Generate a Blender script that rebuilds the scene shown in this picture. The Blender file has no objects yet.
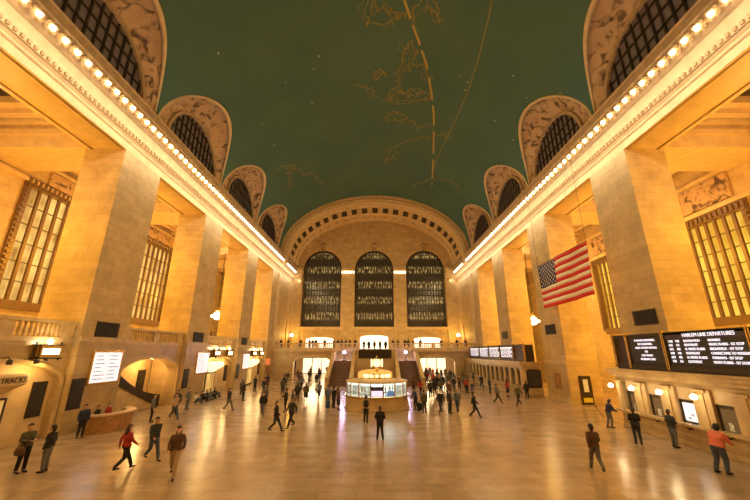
import bpy, bmesh, math, random
from math import sin, cos, pi, sqrt, radians
from mathutils import Vector, Matrix, noise
random.seed(7)
S = bpy.context.scene
COL = S.collection

# ------------------------------------------------------------ camera, world, light, exposure
cam = bpy.data.objects.new('camera', bpy.data.cameras.new('camera'))
COL.objects.link(cam)
cam.location = (0, 0, 4.65)
cam.rotation_euler = (radians(90 + 16.9), 0, 0)
cam.data.sensor_width = 36
cam.data.lens = 336 / 750 * 36
cam.data.clip_end = 400
S.camera = cam
world = bpy.data.worlds.new('world'); S.world = world
world.use_nodes = True
world.node_tree.nodes['Background'].inputs[0].default_value = (1.0, 0.75, 0.5, 1)
world.node_tree.nodes['Background'].inputs[1].default_value = 0.02
S.view_settings.view_transform = 'Standard'
S.view_settings.look = 'None'
S.view_settings.gamma = 1
S.view_settings.use_curve_mapping = False
S.view_settings.exposure = 0.0
S.cycles.use_denoising = True
S.cycles.max_bounces = 6
S.cycles.diffuse_bounces = 4
S.cycles.sample_clamp_indirect = 4

WARM = (1.0, 0.62, 0.24)
GOLD = (1.0, 0.50, 0.045)
SOFT = (1.0, 0.76, 0.38)
def area(name, loc, aim, sx, sy, power, color, spread=pi):
    l = bpy.data.lights.new(name, 'AREA'); l.shape = 'RECTANGLE'; l.size = sx; l.size_y = sy
    l.energy = power; l.color = color; l.spread = spread
    o = bpy.data.objects.new(name, l); COL.objects.link(o); o.location = loc
    o.rotation_euler = (Vector(aim) - Vector(loc)).to_track_quat('-Z', 'Y').to_euler()
    return o
def point(name, loc, power, color, r=0.15):
    l = bpy.data.lights.new(name, 'POINT'); l.energy = power; l.color = color; l.shadow_soft_size = r
    o = bpy.data.objects.new(name, l); COL.objects.link(o); o.location = loc
    return o
W = 18.3          # half width between the pier faces
SPR = 23.0        # springing of the vault
VH = 12.0         # rise of the vault
YN, YA, YF = -6.0, 62.5, 73.5
BAYS = [5.0, 17.4, 29.8, 42.2, 54.6]
PIERS = [(9.0, 13.3), (21.5, 25.6), (33.8, 38.0), (46.5, 50.8)]

# rows of bulbs light the hall from both cornices, with an added wash strip
for s in (-1, 1):
    o = area('cornice_row_light', (s * 16.9, 27, 21.6), (0, 27, 4), 0.5, 66, 3900, SOFT)
    o.rotation_euler = (0, radians(s * 48), 0)
    o = area('cornice_cove_light', (s * 16.9, 27, 23.1), (0, 27, 34), 0.5, 62, 250, (1.0, 0.92, 0.75))
    o.rotation_euler = (0, radians(s * 150), 0)
    o = area('cornice_wash_light', (s * 16.5, 35, 19.8), (s * 18.3, 35, 20.0), 0.3, 82, 1450, (1.0, 0.87, 0.66))  # added strip without a fixture, brightens the fascia and bed moulding
    o.rotation_euler = (0, radians(-s * 85), 0)
# light of the aisle chandeliers, plus an added high point in each bay
for s in (-1, 1):
    for y in BAYS:
        point('aisle_light', (s * 24.5, y, 13.5), 1750, GOLD, 0.8)
        point('aisle_high_light', (s * 25.0, y, 17.5), 260, (1.0, 0.78, 0.5), 0.5)  # added without a fixture, to pale the aisle ceiling beams
        point('aisle_low_light', (s * 24.0, y, 7.2 if s < 0 else 5.5), 500 if s < 0 else 900, GOLD, 0.5)
# far end of the hall
area('end_wall_light', (0, 65.5, 5.8), (0, 73.5, 12), 30, 0.6, 1000, (1, .58, .14))
for x in (-13, 0, 13):
    point('lobby_light', (x, 70, 3.9), 500, (1.0, 0.72, 0.4), 0.6)

# ------------------------------------------------------------ materials
def mat(name, color, rough=0.6, metal=0.0, emit=None, es=0.0, var=0.0, vscale=3.0, spec=0.5):
    m = bpy.data.materials.new(name); m.use_nodes = True
    nt = m.node_tree; b = nt.nodes['Principled BSDF']
    b.inputs['Base Color'].default_value = (*color, 1)
    b.inputs['Roughness'].default_value = rough
    b.inputs['Metallic'].default_value = metal
    b.inputs['Specular IOR Level'].default_value = spec
    if emit:
        b.inputs['Emission Color'].default_value = (*emit, 1); b.inputs['Emission Strength'].default_value = es
    if var:
        n = nt.nodes.new('ShaderNodeTexNoise'); n.inputs['Scale'].default_value = vscale; n.inputs['Detail'].default_value = 6
        g = nt.nodes.new('ShaderNodeNewGeometry'); nt.links.new(g.outputs['Position'], n.inputs['Vector'])
        r = nt.nodes.new('ShaderNodeValToRGB')
        r.color_ramp.elements[0].position = 0.3; r.color_ramp.elements[1].position = 0.7
        r.color_ramp.elements[0].color = (*[c * (1 - var) for c in color], 1)
        r.color_ramp.elements[1].color = (*[min(1, c * (1 + var)) for c in color], 1)
        nt.links.new(n.outputs['Fac'], r.inputs['Fac']); nt.links.new(r.outputs['Color'], b.inputs['Base Color'])
    return m
def stone(name, c1, c2, mortar, bw=1.5, bh=0.55, rough=0.55, ms=0.012, bump=0.15, floor=False):
    m = bpy.data.materials.new(name); m.use_nodes = True
    nt = m.node_tree; N = nt.nodes; L = nt.links; b = N['Principled BSDF']
    b.inputs['Roughness'].default_value = rough
    g = N.new('ShaderNodeNewGeometry'); sp = N.new('ShaderNodeSeparateXYZ'); L.new(g.outputs['Position'], sp.inputs[0])
    cb = N.new('ShaderNodeCombineXYZ')
    if floor:
        L.new(sp.outputs[0], cb.inputs[0]); L.new(sp.outputs[1], cb.inputs[1])
    else:
        a = N.new('ShaderNodeMath'); a.operation = 'ADD'
        L.new(sp.outputs[0], a.inputs[0]); L.new(sp.outputs[1], a.inputs[1])
        L.new(a.outputs[0], cb.inputs[0]); L.new(sp.outputs[2], cb.inputs[1])
    t = N.new('ShaderNodeTexBrick'); L.new(cb.outputs[0], t.inputs['Vector'])
    t.inputs['Color1'].default_value = (*c1, 1); t.inputs['Color2'].default_value = (*c2, 1); t.inputs['Mortar'].default_value = (*mortar, 1)
    t.inputs['Scale'].default_value = 1; t.inputs['Mortar Size'].default_value = ms; t.inputs['Mortar Smooth'].default_value = 0.3
    t.inputs['Brick Width'].default_value = bw; t.inputs['Row Height'].default_value = bh
    n = N.new('ShaderNodeTexNoise'); n.inputs['Scale'].default_value = 0.9; n.inputs['Detail'].default_value = 8; n.inputs['Roughness'].default_value = 0.65
    L.new(g.outputs['Position'], n.inputs['Vector'])
    mr = N.new('ShaderNodeMapRange'); mr.inputs['From Min'].default_value = 0.3; mr.inputs['From Max'].default_value = 0.7
    mr.inputs['To Min'].default_value = 0.78; mr.inputs['To Max'].default_value = 1.12; L.new(n.outputs['Fac'], mr.inputs['Value'])
    mx = N.new('ShaderNodeVectorMath'); mx.operation = 'SCALE'; L.new(t.outputs['Color'], mx.inputs[0]); L.new(mr.outputs[0], mx.inputs['Scale'])
    L.new(mx.outputs[0], b.inputs['Base Color'])
    bp = N.new('ShaderNodeBump'); bp.inputs['Strength'].default_value = bump; bp.inputs['Distance'].default_value = 0.02
    bp.invert = True
    L.new(t.outputs['Fac'], bp.inputs['Height']); L.new(bp.outputs[0], b.inputs['Normal'])
    if floor:
        mr2 = N.new('ShaderNodeMapRange'); mr2.inputs['From Min'].default_value = 0.35; mr2.inputs['From Max'].default_value = 0.65
        mr2.inputs['To Min'].default_value = rough; mr2.inputs['To Max'].default_value = rough + 0.03
        L.new(n.outputs['Fac'], mr2.inputs['Value']); L.new(mr2.outputs[0], b.inputs['Roughness'])
    return m
M = {}
M['stone'] = stone('caen_stone', (0.60, 0.43, 0.21), (0.51, 0.36, 0.17), (0.38, 0.26, 0.12))
M['stone_plain'] = mat('smooth_stone', (0.62, 0.45, 0.24), 0.5, var=0.12, vscale=1.5)
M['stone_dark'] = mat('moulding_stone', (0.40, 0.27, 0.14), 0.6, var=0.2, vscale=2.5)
M['marble'] = stone('tan_marble', (0.52, 0.37, 0.18), (0.45, 0.31, 0.15), (0.32, 0.22, 0.11), 2.2, 1.1, 0.3)
M['marble_trim'] = mat('marble_trim', (0.57, 0.41, 0.21), 0.3, var=0.2, vscale=2)
M['floor'] = stone('marble_floor', (0.43, 0.30, 0.195), (0.34, 0.235, 0.145), (0.24, 0.165, 0.1), 1.3, 0.65, 0.22, 0.01, 0.015, True)
M['bronze'] = mat('dark_bronze', (0.06, 0.045, 0.03), 0.4, 0.6)
M['black'] = mat('black_panel', (0.02, 0.018, 0.016), 0.35)
M['brass'] = mat('brass', (0.75, 0.5, 0.15), 0.25, 0.9)
M['wood'] = mat('oiled_wood', (0.35, 0.17, 0.06), 0.4, var=0.3, vscale=6)
M['bulb'] = mat('bulb_glass', (1, 0.9, 0.7), 0.3, emit=(1.0, 0.78, 0.42), es=14)
M['globe'] = mat('opal_globe', (1, 0.9, 0.7), 0.3, emit=(1.0, 0.75, 0.4), es=14)
M['globe_cool'] = mat('violet_white_globe', (1, 0.95, 1), 0.3, emit=(0.85, 0.7, 1.0), es=16)
M['opal'] = mat('opal_face', (1, 0.95, 0.8), 0.3, emit=(1.0, 0.82, 0.45), es=1.5)
M['dark_glass'] = mat('dark_glass', (0.05, 0.045, 0.05), 0.15)
M['night_glass'] = mat('night_sky_glass', (0.16, 0.13, 0.14), 0.35)
M['grille'] = mat('window_bronze', (0.17, 0.10, 0.045), 0.5, 0.3)  # lighter copy of the bronze, lamp light on the bars put into its colour
M['ticket_glass'] = mat('ticket_window_glass', (0.13, 0.09, 0.055), 0.15, emit=(0.6, 0.35, 0.14), es=0.12)
M['glass'] = mat('booth_glass', (0.8, 0.9, 0.88), 0.05)
M['glass'].node_tree.nodes['Principled BSDF'].inputs['Transmission Weight'].default_value = 0.95
M['relief'] = None
M['gold'] = mat('gold_line', (0.25, 0.20, 0.06), 0.6)
M['gold_band'] = mat('gold_band', (0.42, 0.30, 0.08), 0.6)
M['white_lit'] = mat('lit_passage', (1, 0.95, 0.85), 0.8, emit=(1.0, 0.86, 0.62), es=1.6)
M['lobby_lit'] = mat('lit_lobby_panel', (1, 0.9, 0.7), 0.8, emit=(1.0, 0.8, 0.5), es=1.4)
M['screen'] = mat('display_glow', (0.9, 0.9, 1), 0.3, emit=(0.88, 0.9, 1.0), es=0.8)
M['screen_ink'] = mat('display_ink', (0.45, 0.55, 0.7), 0.5, emit=(0.4, 0.5, 0.8), es=0.35)
M['led'] = mat('board_letters', (0.9, 0.9, 0.95), 0.4, emit=(0.85, 0.85, 1.0), es=0.9)
M['board_violet'] = mat('board_header', (0.05, 0.035, 0.07), 0.4)
M['red'] = mat('flag_red', (0.62, 0.03, 0.02), 0.8)
M['white'] = mat('flag_white', (0.85, 0.72, 0.6), 0.8)
M['blue'] = mat('flag_blue', (0.04, 0.04, 0.13), 0.8)
M['star'] = mat('flag_star', (0.8, 0.75, 0.75), 0.8)
M['sign_orange'] = mat('orange_sign', (0.7, 0.2, 0.05), 0.5, emit=(1, 0.25, 0.08), es=0.5)
M['yellow'] = mat('yellow_placard', (0.75, 0.6, 0.05), 0.5)
M['paper'] = mat('printed_leaflets', (0.7, 0.75, 0.7), 0.6, var=0.6, vscale=9)
M['booth_lit'] = mat('booth_ceiling_lamp', (1, 1, 0.95), 0.6, emit=(0.9, 1.0, 0.92), es=3)

def relief_mat():
    m = bpy.data.materials.new('carved_relief'); m.use_nodes = True
    N = m.node_tree.nodes; L = m.node_tree.links; b = N['Principled BSDF']; b.inputs['Roughness'].default_value = 0.6
    g = N.new('ShaderNodeNewGeometry')
    n = N.new('ShaderNodeTexNoise'); n.inputs['Scale'].default_value = 1.2; n.inputs['Detail'].default_value = 6; n.inputs['Distortion'].default_value = 1.0
    L.new(g.outputs['Position'], n.inputs['Vector'])
    r = N.new('ShaderNodeValToRGB'); e = r.color_ramp.elements
    e[0].position = 0.36; e[0].color = (0.09, 0.05, 0.025, 1); e[1].position = 0.50; e[1].color = (0.50, 0.32, 0.17, 1)
    L.new(n.outputs['Fac'], r.inputs['Fac']); L.new(r.outputs['Color'], b.inputs['Base Color'])
    bp = N.new('ShaderNodeBump'); bp.inputs['Strength'].default_value = 0.9; bp.inputs['Distance'].default_value = 0.15
    L.new(n.outputs['Fac'], bp.inputs['Height']); L.new(bp.outputs[0], b.inputs['Normal'])
    return m
M['relief'] = relief_mat()
def ceiling_mat():
    m = bpy.data.materials.new('teal_starry_plaster'); m.use_nodes = True
    N = m.node_tree.nodes; L = m.node_tree.links; b = N['Principled BSDF']; b.inputs['Roughness'].default_value = 0.8
    g = N.new('ShaderNodeNewGeometry')
    n = N.new('ShaderNodeTexNoise'); n.inputs['Scale'].default_value = 0.18; n.inputs['Detail'].default_value = 8; L.new(g.outputs['Position'], n.inputs['Vector'])
    r = N.new('ShaderNodeValToRGB'); e = r.color_ramp.elements
    e[0].position = 0.35; e[0].color = (0.052, 0.120, 0.105, 1); e[1].position = 0.7; e[1].color = (0.066, 0.138, 0.100, 1)
    L.new(n.outputs['Fac'], r.inputs['Fac'])
    v = N.new('ShaderNodeTexVoronoi'); v.inputs['Scale'].default_value = 0.42; L.new(g.outputs['Position'], v.inputs['Vector'])
    lt = N.new('ShaderNodeMath'); lt.operation = 'LESS_THAN'; lt.inputs[1].default_value = 0.045; L.new(v.outputs['Distance'], lt.inputs[0])
    mx = N.new('ShaderNodeMix'); mx.data_type = 'RGBA'; L.new(lt.outputs[0], mx.inputs['Factor']); L.new(r.outputs['Color'], mx.inputs['A'])
    mx.inputs['B'].default_value = (0.45, 0.42, 0.25, 1)
    L.new(mx.outputs['Result'], b.inputs['Base Color'])
    return m
M['ceiling'] = ceiling_mat()
def window_glow(name, dark, lit, scale_z, strength, bw=0.5, bh=3.3, thr=0.5, ax='X'):
    """lit offices and walkways seen behind a gridded window"""
    m = bpy.data.materials.new(name); m.use_nodes = True
    N = m.node_tree.nodes; L = m.node_tree.links; b = N['Principled BSDF']
    b.inputs['Base Color'].default_value = (*dark, 1); b.inputs['Roughness'].default_value = 0.2
    g = N.new('ShaderNodeNewGeometry'); sp = N.new('ShaderNodeSeparateXYZ'); L.new(g.outputs['Position'], sp.inputs[0])
    md = N.new('ShaderNodeMath'); md.operation = 'MODULO'; md.inputs[1].default_value = bh
    L.new(sp.outputs[2], md.inputs[0])
    r = N.new('ShaderNodeValToRGB'); r.color_ramp.interpolation = 'EASE'
    dv = N.new('ShaderNodeMath'); dv.operation = 'DIVIDE'; dv.inputs[1].default_value = bh; L.new(md.outputs[0], dv.inputs[0])
    e = r.color_ramp.elements; e[0].position = 0.2; e[0].color = (0, 0, 0, 1); e[1].position = 0.42; e[1].color = (1, 1, 1, 1)
    e2 = e.new(0.62); e2.color = (1, 1, 1, 1); e3 = e.new(0.82); e3.color = (0, 0, 0, 1)
    L.new(dv.outputs[0], r.inputs['Fac'])
    cb = N.new('ShaderNodeCombineXYZ'); L.new(sp.outputs[0 if ax == 'X' else 1], cb.inputs[0]); L.new(sp.outputs[2], cb.inputs[2])
    vm = N.new('ShaderNodeVectorMath'); vm.operation = 'MULTIPLY'; vm.inputs[1].default_value = (1 / bw, 1, 0.55); L.new(cb.outputs[0], vm.inputs[0])
    n = N.new('ShaderNodeTexNoise'); n.inputs['Scale'].default_value = 1.6; n.inputs['Detail'].default_value = 3; L.new(vm.outputs[0], n.inputs['Vector'])
    mr = N.new('ShaderNodeMapRange'); mr.inputs['From Min'].default_value = thr; mr.inputs['From Max'].default_value = thr + 0.18; L.new(n.outputs['Fac'], mr.inputs['Value'])
    mu = N.new('ShaderNodeMath'); mu.operation = 'MULTIPLY'; L.new(r.outputs['Color'], mu.inputs[0]); L.new(mr.outputs[0], mu.inputs[1])
    ad = N.new('ShaderNodeMath'); ad.operation = 'ADD'; ad.inputs[1].default_value = 0.035; L.new(mu.outputs[0], ad.inputs[0])
    m2 = N.new('ShaderNodeMath'); m2.operation = 'MULTIPLY'; m2.inputs[1].default_value = strength; L.new(ad.outputs[0], m2.inputs[0])
    b.inputs['Emission Color'].default_value = (*lit, 1); L.new(m2.outputs[0], b.inputs['Emission Strength'])
    return m
M['end_glow'] = window_glow('walkway_glass', (0.05, 0.04, 0.03), (1.0, 0.62, 0.2), 1, 0.7, 0.35, 3.45, 0.47)
def office_glow(name, c1, c2, s, sc):
    m = bpy.data.materials.new(name); m.use_nodes = True
    N = m.node_tree.nodes; L = m.node_tree.links; b = N['Principled BSDF']; b.inputs['Roughness'].default_value = 0.3
    b.inputs['Base Color'].default_value = (0.2, 0.15, 0.08, 1)
    g = N.new('ShaderNodeNewGeometry'); n = N.new('ShaderNodeTexNoise'); n.inputs['Scale'].default_value = sc; n.inputs['Detail'].default_value = 4
    L.new(g.outputs['Position'], n.inputs['Vector'])
    r = N.new('ShaderNodeValToRGB'); e = r.color_ramp.elements
    e[0].position = 0.35; e[0].color = (*c1, 1); e[1].position = 0.68; e[1].color = (*c2, 1)
    L.new(n.outputs['Fac'], r.inputs['Fac']); L.new(r.outputs['Color'], b.inputs['Emission Color']); b.inputs['Emission Strength'].default_value = s
    return m
M['office_left'] = office_glow('office_window_left', (0.34, 0.17, 0.035), (0.95, 0.60, 0.16), 1.15, 0.5)
M['office_right'] = office_glow('office_window_right', (0.62, 0.33, 0.03), (0.98, 0.62, 0.08), 1.15, 0.35)

# ------------------------------------------------------------ geometry helpers
class MB:
    def __init__(s): s.b = bmesh.new()
    def box(s, x0, x1, y0, y1, z0, z1):
        v = [s.b.verts.new(p) for p in ((x0,y0,z0),(x1,y0,z0),(x1,y1,z0),(x0,y1,z0),(x0,y0,z1),(x1,y0,z1),(x1,y1,z1),(x0,y1,z1))]
        for f in ((0,3,2,1),(4,5,6,7),(0,1,5,4),(1,2,6,5),(2,3,7,6),(3,0,4,7)): s.b.faces.new([v[i] for i in f])
        return s
    def rings(s, rings, closed=True, cap=True):
        vs = [[s.b.verts.new(p) for p in r] for r in rings]
        n = len(rings[0])
        for a, b in zip(vs, vs[1:]):
            for i in range(n if closed else n - 1):
                j = (i + 1) % n
                s.b.faces.new((a[i], a[j], b[j], b[i]))
        if cap and closed:
            s.b.faces.new(vs[0][::-1]); s.b.faces.new(vs[-1])
        return s
    def lathe(s, prof, c=(0, 0, 0), n=16):
        return s.rings([[(c[0] + max(r, 1e-3) * cos(2*pi*i/n), c[1] + max(r, 1e-3) * sin(2*pi*i/n), c[2] + z) for i in range(n)] for r, z in prof])
    def tube(s, pts, r, n=6):
        pts = [Vector(p) for p in pts]; R = []
        for i, p in enumerate(pts):
            t = (pts[min(i+1, len(pts)-1)] - pts[max(i-1, 0)]).normalized()
            u = t.orthogonal().normalized() if i == 0 else (u - t * u.dot(t)).normalized()
            w = t.cross(u); rr = r[i] if isinstance(r, (list, tuple)) else r
            R.append([p + u * rr * cos(2*pi*k/n) + w * rr * sin(2*pi*k/n) for k in range(n)])
        return s.rings(R)
    def ball(s, c, r, n=8):
        return s.lathe([(r * sin(pi*k/n), -r * cos(pi*k/n)) for k in range(n+1)], c, n*2)
    def prism(s, pts, a, b, axis='Y'):
        f = {'Y': lambda p, t: (p[0], t, p[1]), 'X': lambda p, t: (t, p[0], p[1]), 'Z': lambda p, t: (p[0], p[1], t)}[axis]
        return s.rings([[f(p, a) for p in pts], [f(p, b) for p in pts]])
    def build(s, name, m, parent=None, smooth=False, fix=True):
        if fix: bmesh.ops.recalc_face_normals(s.b, faces=s.b.faces)
        me = bpy.data.meshes.new(name); s.b.to_mesh(me); s.b.free()
        me.materials.append(M[m] if isinstance(m, str) else m)
        if smooth:
            for p in me.polygons: p.use_smooth = True
        o = bpy.data.objects.new(name, me); COL.objects.link(o)
        if parent: o.parent = parent
        return o
def tag(o, label=None, cat=None, group=None, kind=None):
    if label: o['label'] = label
    if cat: o['category'] = cat
    if group: o['group'] = group
    if kind: o['kind'] = kind
    return o
def struct(o): o['kind'] = 'structure'; return o
def empty(name, loc=(0, 0, 0), rz=0):
    o = bpy.data.objects.new(name, None); COL.objects.link(o); o.location = loc; o.rotation_euler = (0, 0, rz)
    o.empty_display_size = 0.2
    return o
def dup(o, parent=None):
    c = o.copy(); COL.objects.link(c); c.parent = parent
    for ch in list(o.children): dup(ch, c)
    return c
def arch_pts(c, hw, z0, zs, rise, n=20):
    """outline: jambs from z0 to zs then an elliptical arch of the given rise"""
    return [(c - hw, z0)] + [(c - hw * cos(pi*k/n), zs + rise * sin(pi*k/n)) for k in range(n+1)] + [(c + hw, z0)]
def cut(o, cutters):
    for c in cutters:
        md = o.modifiers.new('b', 'BOOLEAN'); md.operation = 'DIFFERENCE'; md.solver = 'EXACT'; md.object = c
    dg = bpy.context.evaluated_depsgraph_get()
    me = bpy.data.meshes.new_from_object(o.evaluated_get(dg))
    o.modifiers.clear(); o.data = me
    for c in cutters: bpy.data.objects.remove(c)
def text(name, body, loc, size, m, facing, parent, depth=0.01, align='LEFT', sx=1.0):
    cu = bpy.data.curves.new(name, 'FONT'); cu.body = body; cu.size = size; cu.extrude = depth; cu.align_x = align; cu.align_y = 'CENTER'
    t = bpy.data.objects.new(name, cu); COL.objects.link(t)
    dg = bpy.context.evaluated_depsgraph_get()
    me = bpy.data.meshes.new_from_object(t.evaluated_get(dg)); bpy.data.objects.remove(t)
    ax = {'-X': ((0,-1,0), (0,0,1), (-1,0,0)), '+X': ((0,1,0), (0,0,1), (1,0,0)), '-Y': ((1,0,0), (0,0,1), (0,-1,0))}[facing]
    R = Matrix.Identity(4)
    for i in range(3):
        for j in range(3): R[j][i] = ax[i][j] * (sx if i == 0 else 1)
    me.transform(Matrix.Translation(loc) @ R)
    me.materials.clear(); me.materials.append(M[m])
    o = bpy.data.objects.new(name, me); COL.objects.link(o); o.parent = parent
    return o

# ------------------------------------------------------------ floor, vault, walls
struct(MB().box(-30.4, 30.4, YN, 95, -0.3, 0).build('floor', 'floor'))
struct(MB().box(-30.4, 30.4, YN - 0.6, YN, 0, 36).build('wall_near', 'stone'))

OR_ = 6.1        # outer radius of a lunette, seen square to the wall
def vault(): 
    b = MB(); cols = []
    ys = sorted(set([YN + 0.2 * i for i in range(int((YA - YN) / 0.2) + 1)] + [YA] + [c + s * OR_ for c in BAYS for s in (-1, 1)]))
    nseg = 56
    for y in ys:
        zo = 0
        for c in BAYS:
            d = abs(y - c)
            if d < OR_: zo = sqrt(OR_**2 - d*d)
        p0 = math.asin(min(1, zo / VH))
        cols.append([(-W * cos(p0 + (pi - 2*p0) * k / nseg), y, SPR + VH * sin(p0 + (pi - 2*p0) * k / nseg)) for k in range(nseg + 1)])
    b.rings(cols, closed=False, cap=False)
    o = b.build('ceiling', 'ceiling', smooth=True)
    return struct(o)
ceil = vault()
# gilded lines painted on the vault
LINES = [[(2.4,21.8),(3.5,24.3),(4.6,26.7),(5.6,29.0),(6.8,33.1),(7.6,36.4),(8.4,41.4),(9.3,47.6),(10.1,53.7)],
[(9.8,20.5),(10.1,22.7),(10.4,26.9),(10.5,31.2),(10.3,35.2),(9.9,41.0),(9.5,46.0),(9.6,49.5)],
[(-0.6,22.1),(-0.8,23.8),(-0.5,24.6),(0.7,24.7),(1.6,24.5),(1.9,23.5),(1.2,22.9),(0.3,23.2),(-0.3,22.6)],
[(1.6,24.1),(2.1,23.5),(2.7,23.8),(3.2,23.2)],[(3.5,23.7),(3.9,22.7),(4.4,21.8)],[(5.0,21.7),(5.7,22.7),(6.2,23.6),(5.7,23.6),(5.0,22.5)],
[(3.0,29.4),(3.0,26.9),(3.5,26.3),(4.1,27.4),(4.1,29.1)],[(2.7,32.3),(2.8,29.9),(4.0,29.2),(5.3,28.9),(6.0,31.0)],
[(1.6,34.1),(2.4,32.4),(3.6,33.3),(5.1,32.4),(6.6,33.2),(6.1,34.2),(3.2,35.1),(1.6,34.9),(1.6,34.1)],[(2.1,34.5),(3.0,33.1),(4.3,34.2),(5.4,33.0)],
[(-0.1,30.5),(0.6,30.0),(1.0,30.8),(0.3,31.4),(-0.1,30.5)],[(-2.0,32.3),(-0.8,32.6),(-0.1,34.3)],
[(1.7,37.1),(3.0,36.6),(4.2,38.0),(3.4,38.9),(1.8,38.7),(1.7,37.1)],[(4.2,38.0),(5.9,39.2),(7.6,38.2)],
[(3.9,45.5),(2.4,48.0),(1.5,49.3),(2.3,45.7),(4.0,43.4),(6.2,41.8),(9.8,39.7),(10.1,38.7)],
[(-14.3,43.7),(-12.8,44.7),(-11.9,47.6),(-10.0,50.2),(-9.5,54.2)],[(-14.1,50.3),(-13.7,47.4),(-12.6,44.9)],[(6.6,57.1),(9.5,51.7),(12.4,49.7),(13.8,50.6)]]
def on_vault(x, y, off=0.03):
    q = sqrt(max(0, 1 - (x / W)**2)); p = Vector((x, y, SPR + VH * q))
    n = Vector((x / W**2, 0, q / VH)).normalized()
    return p - n * off, n
def strip(pts, w, m, wobble=0.0, dash=False):
    P = []
    for a, b in zip(pts, pts[1:]):
        for k in range(8):
            t = k / 8; x = a[0] + (b[0]-a[0])*t; y = a[1] + (b[1]-a[1])*t
            if wobble:
                x += wobble * noise.noise(Vector((x*1.7, y*1.7, 0))); y += wobble * noise.noise(Vector((x*1.7, y*1.7, 9)))
            P.append((x, y))
    P.append(pts[-1]); b = MB()
    for i in range(len(P) - 1):
        if dash and i % 9 in (7, 8): continue
        (p, n), (q, n2) = on_vault(*P[i]), on_vault(*P[i+1])
        t = (q - p).normalized(); s = t.cross(n) * w / 2
        b.b.faces.new([b.b.verts.new(v) for v in (p - s, p + s, q + s, q - s)])
    return b.build('gold_line', m, ceil, fix=False)
strip(LINES[0], 0.24, 'gold_band', dash=True)
strip(LINES[1], 0.10, 'gold')
for i, l in enumerate(LINES[2:]):
    strip(l, 0.07, 'gold', 0.5)
    strip([(x + 0.25, y + 0.2) for x, y in l], 0.05, 'gold', 0.9)
    strip([(x - 0.22, y + 0.3) for x, y in l], 0.05, 'gold', 1.2)

# lunettes: carved splays, gridded windows
WIN = [0]
def new_window(glass_m, outline, axis, at, inward):
    """pane + frame; outline in (u, z); inward = sign towards the hall along the axis"""
    WIN[0] += 1
    w = struct(empty('window_%d' % WIN[0]))
    b = MB().prism(outline, at, at - inward * 0.05, axis)
    return w, b.build('pane', glass_m, w)
def bars(w, m, axis, at, segs, thick=0.08, deep=0.1, name='mullion'):
    b = MB()
    for (u0, z0, u1, z1) in segs:
        if axis == 'X': b.box(at - deep/2, at + deep/2, min(u0, u1) - thick/2, max(u0, u1) + thick/2, min(z0, z1) - thick/2, max(z0, z1) + thick/2)
        else: b.box(min(u0, u1) - thick/2, max(u0, u1) + thick/2, at - deep/2, at + deep/2, min(z0, z1) - thick/2, max(z0, z1) + thick/2)
    return b.build(name, m, w)
TR = [0]
def trim(o=None):
    TR[0] += 1
    if o is None: o = empty('trim_%d' % TR[0])
    else: o.name = 'trim_%d' % TR[0]
    return struct(o)
IR = 4.7
for s in (-1, 1):
    for c in BAYS:
        # splayed surface between window arch and vault
        rows = []; rim = []
        NA = 64
        for k in range(NA + 1):
            a = pi * k / NA; row = []
            zo = SPR + OR_ * sin(a); yo = c + OR_ * cos(a)
            xo = W * sqrt(max(0, 1 - ((zo - SPR) / VH)**2))
            pi_ = Vector((W + 0.12, c + IR * cos(a), SPR + IR * sin(a))); po = Vector((xo, yo, zo))
            for j in range(15):
                t = j / 14 * 0.87
                p = pi_.lerp(po, t); bulge = 0.35 * sin(pi * t)
                p.z += bulge * sin(a); p.y += bulge * cos(a) * 0.6
                if 2 < j < 13 and 1 < k < NA - 1:
                    d = 0.14 * noise.noise(Vector((p.x * 1.4, p.y * 1.4, p.z * 1.4 + 40 * s)))
                    p.z -= d; p.x -= d
                row.append((s * p.x, p.y, p.z))
            rows.append(row)
            q = pi_.lerp(po, 0.87)
            bu = 0.35 * sin(pi * 0.87)
            q.z += bu * sin(a); q.y += bu * cos(a) * 0.6
            inn = Vector((0, -cos(a), -sin(a))) * 0.12
            e1 = q + inn; e2 = po + inn + Vector((-0.12, 0, 0)); 
            rim.append([(s*v.x, v.y, v.z) for v in (q, e1, q.lerp(po, .5) + inn * 1.6, e2, po)])
        tr = trim(MB().rings(rim, closed=False, cap=False).build('t', 'stone_plain', smooth=True))
        MB().rings(rows, closed=False, cap=False).build('relief_panel', 'relief', tr, smooth=True)
        # window frame arch
        fr = []
        for k in range(33):
            a = pi * k / 32
            fr.append([(s * x, c + r * cos(a), SPR + r * sin(a)) for x, r in ((W+.14, IR+.05), (W-.1, IR+.02), (W-.1, IR-.28), (W+.14, IR-.3))])
        MB().rings(fr).build('arch_moulding', 'stone_dark', tr)
        out = [(c + IR * cos(pi*k/32), SPR + IR * sin(pi*k/32)) for k in range(33)]
        out = [(c + IR, SPR - 0.3)] + out + [(c - IR, SPR - 0.3)]
        w, pane = new_window('night_glass', out, 'X', s * (W + 0.2), -s)
        segs = []
        nb = 13
        for i in range(1, nb):
            u = -IR + 2 * IR * i / nb
            segs.append((c + u, SPR - 0.3, c + u, SPR + sqrt(IR**2 - u*u)))
        bars(w, 'bronze', 'X', s * (W + 0.12), segs, 0.13)
        segs = [(c - sqrt(IR**2 - z*z), SPR + z, c + sqrt(IR**2 - z*z), SPR + z) for z in (0.5, 1.6, 2.7, 3.8)]
        bars(w, 'bronze', 'X', s * (W + 0.12), segs, 0.1, name='transom')
    # wall strip behind the cornice
    struct(MB().box(min(s*(W+.35), s*(W+.9)), max(s*(W+.35), s*(W+.9)), YN, YF + 1, 19, 36).build('wall_left' if s < 0 else 'wall_right', 'stone_plain'))

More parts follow.
